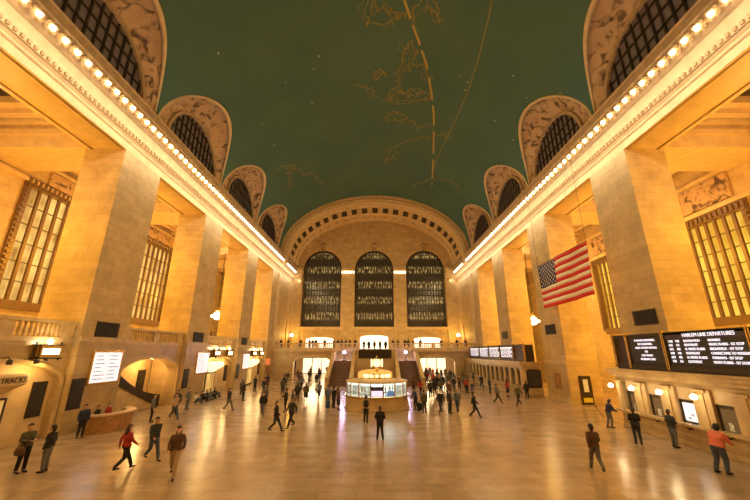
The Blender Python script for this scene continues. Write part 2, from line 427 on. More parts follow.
# cornice: profile (projection p, height z)
PROF = [(-0.3, 18.95), (0, 18.95), (0, 19.5), (0.06, 19.52), (0.06, 19.62), (0.02, 19.66), (0.02, 19.78), (0.12, 19.84), (0.12, 19.95), (0.05, 20.0),
        (0.22, 20.0), (0.24, 20.25), (0.28, 20.35), (0.5, 20.85), (0.52, 20.92), (0.60, 20.95), (0.95, 21.9), (1.0, 21.95), (1.0, 22.5), (1.06, 22.64), (0.3, 22.72), (-0.3, 22.72)]
for s in (-1, 1):
    e = trim()
    def sect(y, pf): return [(s * (W - p), y, z) for p, z in pf]
    MB().rings([sect(y, PROF[:10] + [(-0.3, 20.0)]) for y in (YN, YF)]).build('fascia', 'stone_plain', e)
    MB().box(min(s*(W-.07), s*(W-.02)), max(s*(W-.07), s*(W-.02)), YN, YF, 19.53, 19.62).box(min(s*(W-.13), s*(W-.02)), max(s*(W-.13), s*(W-.02)), YN, YF, 19.86, 19.97).build('dark_bead', 'stone_dark', e)  # two thin mouldings in the darker stone
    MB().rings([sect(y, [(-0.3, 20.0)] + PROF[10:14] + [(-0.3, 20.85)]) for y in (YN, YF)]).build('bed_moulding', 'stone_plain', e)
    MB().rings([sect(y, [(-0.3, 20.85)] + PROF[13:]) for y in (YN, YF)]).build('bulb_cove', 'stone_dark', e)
    b = MB(); y = 11.0
    while y < YF - 0.5:
        b.box(min(s*(W-.34), s*(W-.2)), max(s*(W-.34), s*(W-.2)), y, y + 0.17, 20.03, 20.24); y += 0.36
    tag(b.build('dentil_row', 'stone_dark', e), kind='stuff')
    # bulbs in their rosettes
    root = empty('cornice_bulb', (s * (W - 0.83), 11.5, 21.42))
    nrm = Vector((-s * 0.95, 0, -0.37)).normalized()
    side = '%s' % ('left' if s < 0 else 'right')
    bb = MB(); pr = nrm * 0.05
    bb.ball(tuple(nrm * 0.15), 0.145, 5); bb.build('bulb', 'bulb', root, smooth=True)
    rr = MB(); t1 = Vector((0, 1, 0)); t2 = nrm.cross(t1)
    for k in range(4):
        a = pi/4 + k * pi/2
        c = t1 * cos(a) * 0.2 + t2 * sin(a) * 0.2
        rr.ball(tuple(c * 1.25 + nrm * 0.02), 0.15, 4)
    rr.build('rosette', 'stone_plain', root, smooth=True)
    tag(root, 'small glowing bulb in a rosette, one of the long row under the %s cornice' % side, 'light bulb', 'bulbs along the %s cornice' % side)
    n = 1; y = 11.5
    while True:
        y += 0.78
        if y > YF - 1.2: break
        c = dup(root); c.location = (s * (W - 0.83), y, 21.42)

# girder soffits, aisle ceilings and beams, outer walls
NB = ['nearest', 'second', 'third', 'fourth']
for s in (-1, 1):
    X = lambda a, b: (min(s*a, s*b), max(s*a, s*b))
    e = trim()
    b = MB(); b.box(*X(18.5, 21.2), YN, 59, 18.95, 22.4)
    b.build('girder', 'stone_plain', e)
    b = MB(); b.box(*X(21.2, 21.5), YN, YF + 1, 19.35, 22.4).box(*X(21.5, 21.8), YN, YF + 1, 20.0, 22.4)
    b.build('girder_moulding', 'stone_plain', e)
    b = MB(); MB().box(*X(20.75, 20.87), YN, 59, 18.88, 18.96).build('soffit_bead', 'stone_dark', e); MB().box(*X(21.45, 21.55), YN, 59, 19.2, 19.4).build('soffit_bead', 'stone_dark', e)
    cl = MB()
    cl.box(*X(21.2, 30.4), YN, YF + 1, 22.4, 22.8)
    struct(cl.build('ceiling', 'stone_plain'))
    b.b.free()
    for (y0, y1) in PIERS + [(59.0, 63.2)]:
        e = trim()
        b = MB(); b.box(*X(21.5, 29.8), y0 + 0.3, y1 - 0.3, 19.3, 22.4); b.build('cross_beam', 'stone_plain', e)
        b = MB(); b.box(*X(21.5, 29.8), y0, y1, 20.3, 20.7).build('beam_moulding', 'stone_plain', e); MB().box(*X(21.5, 29.8), y0 - .08, y1 + .08, 20.7, 21.0).build('beam_bead', 'stone_dark', e); b = MB().box(*X(21.5, 29.8), y0 - 0.35, y1 + 0.35, 21.0, 21.5)
        b.build('beam_moulding', 'stone_plain', e)
    for c in BAYS:
        e = trim(); b = MB()
        for (i0, i1, z0) in ((0.35, 0.9, 21.3), (0.9, 1.5, 21.7)):
            xa, xb = 21.8 + i0, 29.5 - i0; ya, yb = c - 4.0 + i0, c + 4.0 - i0; t = i1 - i0
            b.box(*X(xa, xa + t), ya, yb, z0, 22.4).box(*X(xb - t, xb), ya, yb, z0, 22.4)
            b.box(*X(xa + t, xb - t), ya, ya + t, z0, 22.4).box(*X(xa + t, xb - t), yb - t, yb, z0, 22.4)
        b.build('coffer', 'stone_plain', e)
        MB().box(*X(23.4, 27.9), c - 2.4, c + 2.4, 22.2, 22.38).build('coffer_grille', 'bronze', e)
    # outer wall with big office windows
    wz0, wz1, cs, hw = (8.7, 18.4, 30.5, 4.3) if s < 0 else (7.5, 15.8, 28.4, 3.3)
    cs = [cs + 12.4 * k for k in (-2, -1, 0, 1, 2)]
    wall = MB().box(*X(29.8, 30.4), YN, YF + 1.6, 0, 22.4).build('wall_left' if s < 0 else 'wall_right', 'stone')
    cts = [MB().box(*X(29.0, 31.0), c - hw, c + hw, wz0, wz1).build('c', 'stone') for c in cs]
    cut(wall, cts); struct(wall)
    for c in cs[1:]:
        w, pane = new_window('office_left' if s < 0 else 'office_right', [(c - hw, wz0), (c + hw, wz0), (c + hw, wz1), (c - hw, wz1)], 'X', s * 30.2, -s)
        nb = 9 if s < 0 else 8
        segs = [(c - hw + 2*hw*i/nb, wz0, c - hw + 2*hw*i/nb, wz1) for i in range(nb + 1)]
        bars(w, 'grille', 'X', s * 29.85, segs, 0.24, 0.2)
        nz = 6
        segs = [(c - hw, wz0 + (wz1-wz0)*i/nz, c + hw, wz0 + (wz1-wz0)*i/nz) for i in range(nz + 1)]
        bars(w, 'grille', 'X', s * 30.0, segs, 0.07, 0.1, name='transom')
        b = MB(); b.box(*X(29.6, 29.8), c - hw - 0.55, c - hw, wz0 - .3, wz1 + .7).box(*X(29.6, 29.8), c + hw, c + hw + 0.55, wz0 - .3, wz1 + .7)
        b.box(*X(29.6, 29.8), c - hw, c + hw, wz1, wz1 + 0.7).box(*X(29.5, 29.8), c - hw, c + hw, wz0 - 0.7, wz0)
        k = 0
        while c - hw - 0.45 + k * 0.45 < c + hw + 0.4:
            u = c - hw - 0.45 + k * 0.45; b.box(*X(29.5, 29.6), u, u + 0.25, wz1 + .1, wz1 + 0.6); k += 1
        k = 0
        while wz0 + k * 0.45 < wz1 - 0.2:
            u = wz0 + k * 0.45; b.box(*X(29.5, 29.6), c - hw - .45, c - hw - .1, u, u + .25).box(*X(29.5, 29.6), c + hw + .1, c + hw + .45, u, u + .25); k += 1
        b.build('frame', 'grille', w)
    # frieze and relief panels over the windows
    e = trim()
    zf = 19.0 if s < 0 else 16.9
    MB().box(*X(29.55, 29.8), YN, YF + 1, zf - 0.35, zf).box(*X(29.5, 29.8), YN, YF + 1, zf + 2.6 - (1.0 if s < 0 else 0), zf + 2.9 - (1.0 if s < 0 else 0)).build('frieze_moulding', 'stone_plain', e)
    for c in cs:
        MB().box(*X(29.62, 29.8), c - 3.0, c + 3.0, zf + .2, zf + (1.5 if s < 0 else 2.4)).build('relief_panel', 'relief', e)

# far part of the side walls, beyond the last pier
for s in (-1, 1):
    X = lambda a, b: (min(s*a, s*b), max(s*a, s*b))
    side = 'left' if s < 0 else 'right'
    struct(MB().box(*X(W, 21.3), 59.0, YF + .9, 5.2 if s < 0 else 0, 18.95).build('wall_' + side, 'stone'))
    e = trim()
    MB().box(*X(18.0, W), 62.1, 63.3, 5.2, 18.95).box(*X(18.0, W), 70.5, 73.4, 5.2, 18.95).build('pilaster', 'stone_plain', e)
    MB().box(*X(17.1, W + .3), 61.9, 63.5, 20.9, 22.9).build('cornice_break', 'stone_plain', e)

# barrel arch at the end of the hall
def ell(a, rx, rz): return (-rx * cos(a), SPR + rz * sin(a))
def arch_sweep(sec, n=72):
    """sec: list of (drop from the vault curve, y)"""
    R = []
    for k in range(n + 1):
        a = pi * k / n
        R.append([(ell(a, W - d, VH - d * 1.0)[0], y, ell(a, W - d, VH - d * 1.0)[1]) for d, y in sec])
    return MB().rings(R)
e = trim()
arch_sweep([(0, 62.20), (0, 61.90), (0.35, 61.90), (0.35, 62.20)]).build('outer_rib', 'stone_plain', e)
arch_sweep([(0, 62.20), (0.75, 62.20), (0.75, 62.70), (0, 62.70)]).build('ribbed_band', 'stone_plain', e)
arch_sweep([(-.3, 62.50), (1.1, 62.60), (1.1, 64.10), (1.0, 64.40), (-.3, 64.40)]).build('inner_rib', 'stone_plain', e)
arch_sweep([(1.0, 64.30), (1.35, 64.50), (1.35, 65.00), (1.0, 65.20), (1.0, 69.07), (1.35, 69.21), (1.35, 69.63), (1.0, 69.77), (1.0, 71.59), (1.3, 71.73), (1.3, 72.15), (1.0, 72.29), (1.0, YF + .2), (-.3, YF + .2), (-.3, 64.30)]).build('soffit', 'stone_plain', e)
b = MB(); b2 = MB()
for k in range(1, 24):
    a = pi * k / 24
    for (mb, y0, y1, ww) in ((b, 65.90, 68.30, 0.034), (b2, 70.33, 71.17, 0.014)):
        pts = []
        for da, d in ((-ww, .98), (ww, .98), (ww, 1.1), (-ww, 1.1)): pts.append(ell(a + da, W - d, VH - d))
        mb.prism(pts, y0, y1, 'Y')
tag(b.build('rosette_row', 'bronze', e), kind='stuff'); tag(b2.build('small_rosette_row', 'stone_dark', e), kind='stuff')
# fluting of the ribbed band
b = MB()
for k in range(1, 150):
    a = pi * k / 150
    pts = [ell(a + da, W - d, VH - d) for da, d in ((-.004, .4), (.004, .4), (.004, .7), (-.004, .7))]
    b.prism(pts, 62.12, 62.22, 'Y')
tag(b.build('fluting', 'stone_dark', e), kind='stuff')

# end wall with three tall arched windows and lit openings behind the balcony
ECX = [-11.75, -0.2, 11.2]
WZ0, WS, WH = 9.8, 22.6, 4.25
pts = [(-W - .3, 5.2)] + [(-W - .3, 22.7)] + [ell(pi*k/60, W + .3, VH) for k in range(61)] + [(W + .3, 5.2)]
wf = MB().prism(pts, YF, YF + 1.2, 'Y').build('wall_far', 'stone')
cts = []
for i, c in enumerate(ECX):
    cts.append(MB().prism(arch_pts(c, WH, WZ0, WS, WH, 28), YF - 1, YF + 3, 'Y').build('c', 'stone'))
    cts.append(MB().prism(arch_pts(c, 3.0, 5.0, 7.2 if abs(c) > 1 else 7.6, 0.5, 16), YF - 1, YF + 3, 'Y').build('c', 'stone'))
cut(wf, cts); struct(wf)
e = trim(); b = MB(); bl = MB()
for x0, x1 in ((-W, -16.1), (-7.4, -4.55), (4.15, 6.85), (15.55, W)):
    b.box(x0, x1, YF - 0.35, YF, 5.2, 20.9)
    for p0, z0, z1 in ((0.5, 20.3, 20.9), (0.75, 20.9, 21.3), (1.05, 21.9, 22.6)):
        bl.box(x0, x1, YF - p0, YF, z0, z1)
    bl.box(x0 + .1, x1 - .1, YF - 0.6, YF, 21.3, 21.9)
b.build('pilaster', 'stone', e); bl.build('capital', 'stone_plain', e)
for x0, x1 in ((-7.4, -4.55), (4.15, 6.85)):
    n = 6
    for k in range(n):
        r = empty('capital_bulb', (x0 + (x1 - x0) * (k + .5) / n, YF - 0.75, 21.6))
        MB().ball((0, 0, 0), 0.2, 4).build('bulb', 'bulb', r, smooth=True)
        MB().box(-.2, .2, 0, .12, -.2, .2).build('rosette', 'stone_plain', r)
        tag(r, 'small glowing bulb on a capital between the tall arched windows, %s of the middle window' % ('left' if x0 < 0 else 'right'), 'light bulb', 'bulbs on the %s capital of the end wall' % ('left' if x0 < 0 else 'right'))
for c in ECX:
    w, pane = new_window('end_glow', arch_pts(c, WH, WZ0, WS, WH, 28), 'Y', YF + 0.9, -1)
    segs = []; n = 14
    for i in range(1, n):
        u = -WH + 2 * WH * i / n
        segs.append((c + u, WZ0, c + u, WS + sqrt(WH**2 - u*u)))
    bars(w, 'bronze', 'Y', YF + 0.65, segs, 0.14, 0.12)
    segs = []
    z = WZ0
    while z < WS + WH - .4:
        u = WH if z < WS else sqrt(WH**2 - (z - WS)**2)
        segs.append((c - u, z, c + u, z)); z += 1.15
    bars(w, 'bronze', 'Y', YF + 0.65, segs, 0.1, 0.1, name='transom')
    ring = []
    for (u, z) in arch_pts(c, WH, WZ0, WS, WH, 28):
        d = Vector((u - c, max(0, z - WS))); d = d.normalized() if z > WS else Vector((1 if u > c else -1, 0))
        ring.append([(u - d.x * t, y, z - d.y * t) for t, y in ((0, YF + .3), (0.38, YF + .3), (0.38, YF + .55), (0, YF + .55))])
    MB().rings(ring).build('frame', 'bronze', w)
    e = trim()
    MB().box(c - 4.8, c + 4.8, YF - 0.4, YF + .3, 9.2, 9.8).build('sill', 'stone_plain', e)
    # keystone ornament
    MB().lathe([(0.05, -1.0), (0.5, -.7), (0.35, 0), (0.65, .5), (0.4, 1.0), (.05, 1.2)], (c, YF - 0.1, 27.6), 10).build('keystone', 'stone_dark', e)
# bright passages seen through the openings behind the balcony
for c in ECX:
    w, pane = new_window('white_lit', arch_pts(c, 3.0, 5.2, 7.2 if abs(c) > 1 else 7.6, 0.5, 16), 'Y', YF + 0.8, -1)
    segs = [(c - 3.0 + 6.0*i/4, 5.2, c - 3.0 + 6.0*i/4, 7.6) for i in (1, 2, 3)]
    bars(w, 'bronze', 'Y', YF + 0.75, segs, 0.06, 0.06)

# ------------------------------------------------------------ piers
ORD = ['', 'nearest', 'second', 'third']
for s in (-1, 1):
    side = 'left' if s < 0 else 'right'
    for i, (y0, y1) in enumerate(PIERS):
        X = lambda a, b: (min(s*a, s*b), max(s*a, s*b))
        if i == 0: continue
        p = empty('stone_pier', (s * 19.8, (y0 + y1) / 2, 0)); inv = (s * 19.8, (y0 + y1) / 2)
        def off(o): o.location = (-inv[0], -inv[1], 0); return o
        off(MB().box(*X(W, 21.25), y0, y1, 0, 18.95).build('shaft', 'stone', p))
        off(MB().box(*X(W - .12, W), y0, y1, .55, 5.3 if s < 0 else 3.6).build('marble_facing', 'marble', p))
        off(MB().box(*X(W - .12, W), y0, y1, 0, 0.55).build('plinth', 'marble_trim', p))
        if s < 0 or i > 1:
            off(MB().box(*X(W - .12, W), y0, y1, 5.3 if s < 0 else 3.6, 5.6 if s < 0 else 3.85).build('string_course', 'marble_trim', p))
        tag(p, 'tall square stone pier, %s in view along the %s side' % (['', 'first', 'second', 'third'][i], side), 'pier', 'stone piers on the %s side' % side)
        # dark vent grille let into each pier
        g = empty('vent_grille', (s * (W - .02), (y0 + y1) / 2, 6.1 if s < 0 else 6.9)); 
        gx = lambda a, b: (min(-s*a, -s*b), max(-s*a, -s*b))
        if s > 0 and i == 1: g.location.y = 23.1
        MB().box(*gx(0, .06), -1.0, 1.0, -.5, .5).build('frame', 'bronze', g)
        b = MB()
        for k in range(9): b.box(*gx(.06, .1), -.9 + k*.2, -.8 + k*.2, -.42, .42)
        tag(b.build('louvre', 'black', g), kind='stuff')
        tag(g, 'small dark rectangular vent grille on the %s stone pier of the %s side' % (['', 'first', 'second', 'third'][i], side), 'vent', 'vent grilles on the piers')
        # display screens on the left piers
        if s < 0:
            yc, hy, z0, z1 = ((23.95, 1.2, 2.75, 4.62), (37.2, 1.15, 2.6, 4.55), (49.6, 1.1, 2.5, 4.4))[i-1]
            d = empty('display_screen', (-W + .12, yc, (z0 + z1) / 2)); h = (z1 - z0) / 2
            MB().box(0, .1, -hy - .13, hy + .13, -h - .13, h + .13).build('frame', 'brass', d)
            MB().box(.1, .12, -hy, hy, -h, h).build('screen', 'screen', d)
            b = MB()
            if i == 1:
                random.seed(3)
                for r in range(7):
                    zz = h - .25 - r * .24
                    for c2 in range(2):
                        u = -hy + .15 + c2 * 1.2
                        b.box(.12, .125, u, u + random.uniform(.5, .95), zz, zz + .07)
                b.box(.12, .125, -.02, .0, -h + .05, h - .05)
            else:
                for r in range(6): b.box(.12, .125, -hy + .15, -hy + random.uniform(1.0, 2.0), h - .3 - r * .28, h - .22 - r * .28)
            b.build('page', 'screen_ink', d)
            tag(d, 'glowing white display screen on the %s stone pier of the left side' % (['', 'first', 'second', 'third'][i]), 'screen', 'display screens on the left piers')
            nb_ = empty('notice_board', (-W + .12, y0 + .55, 0))
            MB().box(0, .07, -.48, .48, 1.35, 3.1).build('frame', 'bronze', nb_); MB().box(.07, .09, -.4, .4, 1.43, 3.02).build('panel', 'black', nb_)
            tag(nb_, 'tall dark framed notice board beside the screen on the %s left pier' % (['', 'first', 'second', 'third'][i]), 'notice board', 'dark notice boards on the left piers')

# ------------------------------------------------------------ left balcony wall with arched recesses
LB = [(13.3, 21.5), (25.6, 33.8), (38.0, 46.5), (50.8, 59.0)]
struct(MB().box(-29.8, -18.9, YN, YF + 1, 4.75, 5.2).build('floor', 'marble'))
for i, (y0, y1) in enumerate(LB):
    yc = (y0 + y1) / 2; hw = (y1 - y0) / 2 - 0.3
    w = MB().box(-19.02 if i != 1 else -19.5, -18.62, y0 + .01, y1 - .01, 0, 5.2).build('wall_left', 'marble')
    cut(w, [MB().prism(arch_pts(yc, hw, -1, 2.9, 1.25, 20), -21, -17, 'X').build('c', 'marble')]); struct(w)
    rx = -19.02 if i != 1 else -21.3
    struct(MB().box(rx - .4, rx, y0 - (0 if i == 1 else 0), y1, 0, 4.75).build('wall_left', 'stone_plain'))
    e = trim(); R = []
    for (u, z) in arch_pts(yc, hw, 0, 2.9, 1.25, 24):
        k = hw + .22; R.append([(x, yc + (u - yc) * f, z if z <= 2.9 else 2.9 + (z - 2.9) * f2) for x, f, f2 in ((-18.62, 1, 1), (-18.52, 1, 1), (-18.52, 1.06, 1.15), (-18.62, 1.06, 1.15))])
    MB().rings(R).build('arch_moulding', 'marble_trim', e)
    for dy in (-2, 2): point('recess_light', (-18.2 if i != 1 else -20.2, yc + dy, 3.7), 80 if i != 1 else 200, (1.0, 0.62, 0.2), 0.2)
    # balustrade
    bal = empty('balustrade', (-18.85, yc, 5.2)); L_ = y1 - y0 - .06
    MB().box(-.2, .25, -L_/2, L_/2, 0.1, .28).box(-.2, .3, -L_/2, L_/2, 0, .1).build('base_rail', 'marble_trim', bal)
    MB().box(-.22, .26, -L_/2, L_/2, 1.05, 1.25).build('top_rail', 'marble_trim', bal)
    MB().box(-.17, .17, -L_/2, -L_/2 + .9, .28, 1.05).build('pedestal', 'marble_trim', bal)
    MB().box(-.17, .17, -.35, .35, .28, 1.05).build('pedestal', 'marble_trim', bal); MB().box(-.17, .17, L_/2 - .9, L_/2, .28, 1.05).build('pedestal', 'marble_trim', bal)
    for a0, a1 in ((-L_/2 + .9, -.35), (.35, L_/2 - .9)):
        n = 9
        for k in range(n):
            y = a0 + (a1 - a0) * (k + .5) / n
            MB().lathe([(.1, 0), (.1, .06), (.06, .1), (.13, .3), (.06, .6), (.1, .7), (.1, .77)], (0, y, .28), 8).build('baluster', 'marble_trim', bal, smooth=True)
    tag(bal, 'stone balustrade of the left balcony, in the %s opening between piers' % NB[i], 'balustrade', 'balustrades of the left balcony')
    if i in (0, 2, 3):
        # dark panel and hooded entrance inside the recess
        nb_ = empty('notice_board', (-19.02, yc + 3.05, 0))
        MB().box(0, .08, -.42, .42, 1.2, 3.05).build('frame', 'bronze', nb_); MB().box(.08, .1, -.35, .35, 1.27, 2.98).build('panel', 'black', nb_)
        tag(nb_, 'tall dark notice board inside the %s arched recess on the left' % NB[i], 'notice board')
        h = empty('entrance_canopy', (-19.02, yc + (.3 if i == 0 else -1.0), 0))
        n = 14
        def half(r, z): return [(r * sin(pi*k/n), -r * cos(pi*k/n) * 1.15, z) for k in range(n + 1)]
        MB().rings([half(.25, 2.45), half(1.25, 3.05), half(1.3, 3.1), half(1.3, 3.5), half(1.2, 3.55)]).build('hood', 'opal' if i else 'stone_plain', h)
        MB().box(0, .08, -1.1, 1.1, 0, 2.4).build('door_surround', 'bronze', h)
        MB().box(.08, .1, -.95, -.05, .2, 2.3).box(.08, .1, .05, .95, .2, 2.3).build('door_glass', 'office_left', h)
        if i == 0:
            text('lettering', 'TRACKS', (1.32, -.7, 3.3), .34, 'bronze', '+X', h, .01)
        tag(h, 'rounded hood over a lit doorway in the %s arched recess on the left' % NB[i], 'canopy', None)
# staircase inside the second recess
st = empty('staircase', (-20.38, 26.2, 0)); b = MB()
for k in range(16): b.box(-.9, .6, 6.9 - (k + 1) * .42, 6.9 - k * .42 if k == 0 else 6.9 - k * .42, 0, .17 * (k + 1))
b.build('steps', 'marble_trim', st)
MB().rings([[(x, 6.9 - k * .42, .17 * k + dz) for x, dz in ((.6, 0), (.8, 0), (.8, .95 - .5 * sin(pi * k / 16)), (.6, .95 - .5 * sin(pi * k / 16)))] for k in range(17)]).build('side_wall', 'bronze', st)
tag(st, 'stone staircase with dark curved side in the arched recess behind the wooden desk', 'staircase')
nb_ = empty('notice_board', (-21.3, 32.6, 0))
MB().box(0, .08, -.5, .5, 1.1, 3.1).build('frame', 'bronze', nb_); MB().box(.08, .1, -.42, .42, 1.2, 3.0).build('panel', 'black', nb_)
tag(nb_, 'tall dark notice board on the back wall above the foot of the recess staircase', 'notice board')

for i, y in enumerate((17.6, 19.0)):
    r = empty('spotlight', (-18.62, y, 4.35))
    MB().tube([(0, 0, 0), (.35, 0, .05), (.45, 0, -.1)], .03).build('arm', 'bronze', r)
    MB().lathe([(.05, 0), (.12, -.05), (.13, -.25), (.09, -.26)], (.45, 0, -.05), 10).build('lamp_head', 'bronze', r)
    tag(r, 'small dark spotlight above the nearest left arch, %s' % ('directly over the hood' if i == 0 else 'right of the hood'), 'spotlight', 'spotlights over the hood')
# lanterns on the wall below the balustrades
def lantern():
    r = empty('wall_lantern')
    MB().box(-.15, .35, -.72, .72, -.42, -.34).box(-.15, .35, -.72, .72, .3, .36).build('frame', 'bronze', r)
    MB().box(-.1, .3, -.62, .62, -.34, .3).build('housing', 'brass', r)
    MB().box(.3, .32, -.5, .5, -.16, .12).build('lit_panel', 'globe', r)
    MB().tube([(.1, -.75, -.5), (.1, -.75, .5)], .05).tube([(.1, .75, -.5), (.1, .75, .5)], .05).build('bracket', 'bronze', r)
    MB().ball((.1, 0, .52), .14, 5).build('globe', 'globe', r, smooth=True)
    MB().ball((.1, 0, -.5), .1, 5).build('finial', 'bronze', r, smooth=True)
    return r
lan = lantern(); spots = [(19.7, 4.7), (40.6, 4.55), (44.2, 4.55), (53.2, 4.5), (56.6, 4.5)]
for i, (y, z) in enumerate(spots):
    o = lan if i == 0 else dup(lan)
    o.location = (-18.46, y, z)
    tag(o, ['large lantern box with lit panel above the nearest left arch', 'lit lantern box above the third left arch, nearer the camera of its pair', 'lit lantern box above the third left arch, farther of its pair',
            'lit lantern box above the farthest left arch, nearer of its pair', 'lit lantern box above the farthest left arch, farther of its pair'][i], 'lantern', 'lantern boxes under the left balcony')
    point('lantern_light', (-18.0, y, z + .5), 60, SOFT, .1)

# ------------------------------------------------------------ far balcony, lobby arches, stairs
YB = 63.0
w = MB().box(-W, W, YB, YB + .9, 0, 4.9).build('wall_far', 'marble')
cut(w, [MB().prism(arch_pts(c, 3.3, -1, 2.9, 1.1, 20), YB - 1, YB + 2, 'Y').build('c', 'marble') for c in (-11.2, 10.9)]); struct(w)
struct(MB().box(-W, W, YB, YF, 4.9, 5.2).build('floor', 'marble'))
e = trim()
for c in (-11.2, 10.9):
    R = [[(c + (u - c) * f, y, z if z <= 2.9 else 2.9 + (z - 2.9) * f2) for y, f, f2 in ((YB, 1, 1), (YB - .15, 1, 1), (YB - .15, 1.05, 1.14), (YB, 1.05, 1.14))] for (u, z) in arch_pts(c, 3.3, 0, 2.9, 1.1, 24)]
    MB().rings(R).build('arch_moulding', 'marble_trim', e)
MB().box(-W, -2.7, YB - .3, YB, 4.75, 5.2).box(2.7, W, YB - .3, YB, 4.75, 5.2).build('ledge', 'marble_trim', e)
for s, x0, x1 in ((-1, -W + .05, -2.7), (1, 2.7, W - .05)):
    bal = empty('balustrade', ((x0 + x1) / 2, YB + .1, 5.2)); L_ = x1 - x0
    MB().box(-L_/2, L_/2, -.2, .2, 0, .2).build('base_rail', 'marble_trim', bal)
    MB().box(-L_/2, L_/2, -.22, .22, .88, 1.05).build('top_rail', 'marble_trim', bal)
    for k in range(5): u = -L_/2 + (L_ - .6) * k / 4; MB().box(u, u + .6, -.17, .17, .2, .88).build('pedestal', 'marble_trim', bal)
    for k in range(44):
        u = -L_/2 + .3 + (L_ - .6) * (k + .5) / 44
        MB().lathe([(.1, 0), (.06, .08), (.12, .28), (.06, .5), (.1, .68)], (u, 0, .2), 6).build('baluster', 'marble_trim', bal)
    tag(bal, 'stone balustrade of the far balcony, %s of the central stair' % ('left' if s < 0 else 'right'), 'balustrade', 'balustrades of the far balcony')
# lobby beyond the lower arches
struct(MB().box(-W, W, 82, 82.5, 0, 5).build('wall_far', 'stone_plain'))
struct(MB().box(-W, W, YB + .9, 82, 4.6, 4.88).build('ceiling', 'stone_plain'))
for c in (-11.2, 10.9):
    for k in range(5):
        x = c - 4.4 + k * 2.2
        r = empty('door_%d' % (1 + k + (5 if c > 0 else 0)), (x, 82, 0)); struct(r)
        MB().box(-1.08, 1.08, -.12, 0, 0, 3.4).build('door_frame', 'bronze', r)
        MB().box(-1.0, 1.0, -.16, -.12, .1, 3.3).build('door_glass', 'lobby_lit', r)  # glowing panels in place of the evenly bright lobby, not real doors
    point('arch_light', (c, 66.5, 4.1), 600, (1.0, .7, .35), .5)
    point('arch_light', (c, 75, 4.0), 500, (1.0, .75, .42), .5)
# central double stair
stair = empty('grand_staircase', (0, 51, 0))
for s in (-1, 1):
    b = MB()
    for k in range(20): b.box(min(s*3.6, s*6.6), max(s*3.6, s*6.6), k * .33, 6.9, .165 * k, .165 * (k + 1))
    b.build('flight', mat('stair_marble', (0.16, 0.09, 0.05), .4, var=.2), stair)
    for xa in (3.2, 6.6):
        R = [[(s * (xa + dx), y - .3, z) for dx, z in ((0, 0), (.4, 0), (.4, h), (0, h))] for y, h in ((-.5, 1.1), (0, 1.15), (2, 2.0), (4, 3.0), (6.6, 4.35), (8.0, 4.6), (12.0, 4.9))]
        MB().rings(R).build('parapet', 'marble', stair)
        R = [[(s * (xa + dx), y - .3, h + dz) for dx, dz in ((-.06, 0), (.46, 0), (.46, .14), (-.06, .14))] for y, h in ((-.6, 1.1), (0, 1.15), (2, 2.0), (4, 3.0), (6.6, 4.35), (8.0, 4.6), (12.0, 4.9))]
        MB().rings(R).build('coping', 'marble_trim', stair)
MB().box(-6.6, -3.6, 6.9, 8.3, 0, 3.3).box(3.6, 6.6, 6.9, 8.3, 0, 3.3).build('landing', 'marble', stair)
for s in (-1, 1):
    b = MB()
    for k in range(10): b.box(min(s*3.6, s*6.6), max(s*3.6, s*6.6), 8.3 + k * .4, 11.95, 3.0, 3.3 + .155 * (k + 1))
    b.build('upper_flight', 'marble', stair)
cw = MB().box(-3.2, 3.2, 4.9, 11.95, 0, 4.9).build('centre_block', 'marble', stair)
c = MB().prism(arch_pts(0, 2.75, -1, 1.5, .6, 16), 4, 7, 'Y').build('c', 'marble'); c.parent = stair
bpy.context.view_layer.update(); cut(cw, [c])
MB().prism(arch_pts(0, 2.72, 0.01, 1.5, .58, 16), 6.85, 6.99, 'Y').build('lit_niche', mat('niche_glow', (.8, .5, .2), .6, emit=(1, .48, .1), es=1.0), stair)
b = MB(); b.box(-2.6, 2.6, 4.78, 4.9, 3.7, 3.85).box(-2.6, 2.6, 4.78, 4.9, 4.85, 5.0)
for k in range(22): b.box(-2.6 + k * .245, -2.54 + k * .245, 4.78, 4.9, 3.85, 4.85)
b.box(-2.6, 2.6, 4.88, 4.9, 3.85, 4.85)
b.build('bronze_panel', 'bronze', stair)
tag(stair, 'double marble staircase descending from the far balcony behind the information booth', 'staircase')
for s in (-1, 1):
    l = empty('stair_lamp', (s * 5.1 , 58.4, 3.3))
    MB().lathe([(.3, 0), (.25, .15), (.07, .3), (.05, 1.0), (.12, 1.1)], (0, 0, 0), 10).build('post', 'bronze', l)
    MB().ball((0, 0, 1.32), .26, 6).build('globe', 'globe_cool', l, smooth=True)
    tag(l, 'bright violet-white globe lamp standing on the %s stair landing' % ('left' if s < 0 else 'right'), 'lamp', 'globe lamps of the grand staircase')
    point('stair_lamp_light', (s * 5.1, 57.9, 4.7), 260, (.8, .65, 1.0), .25)

# ------------------------------------------------------------ information booth
bx, by = 0.16, 32.3
bo = empty('information_booth', (bx, by, 0)); bo.scale = (1.2, 1.2, 1)
def ring_pts(r, z, n=32): return [(r * cos(2*pi*k/n + pi/n), r * sin(2*pi*k/n + pi/n), z) for k in range(n)]
MB().rings([ring_pts(r, z) for r, z in ((2.38, 0), (2.38, .18), (2.28, .2), (2.28, 1.02), (2.2, 1.02), (2.2, 0))]).build('counter_base', 'marble', bo, smooth=False)
MB().rings([ring_pts(r, z) for r, z in ((2.42, 1.02), (2.42, 1.12), (1.9, 1.12), (1.9, 1.02))]).build('counter_top', 'brass', bo)
MB().rings([ring_pts(r, z) for r, z in ((2.2, 2.12), (2.29, 2.14), (2.29, 2.26), (2.1, 2.3), (.5, 2.42))], cap=True).build('roof', 'stone_plain', bo)
MB().rings([ring_pts(r, z) for r, z in ((2.18, 1.14), (2.2, 1.14), (2.2, 2.12), (2.18, 2.12))]).build('glazing', 'glass', bo)
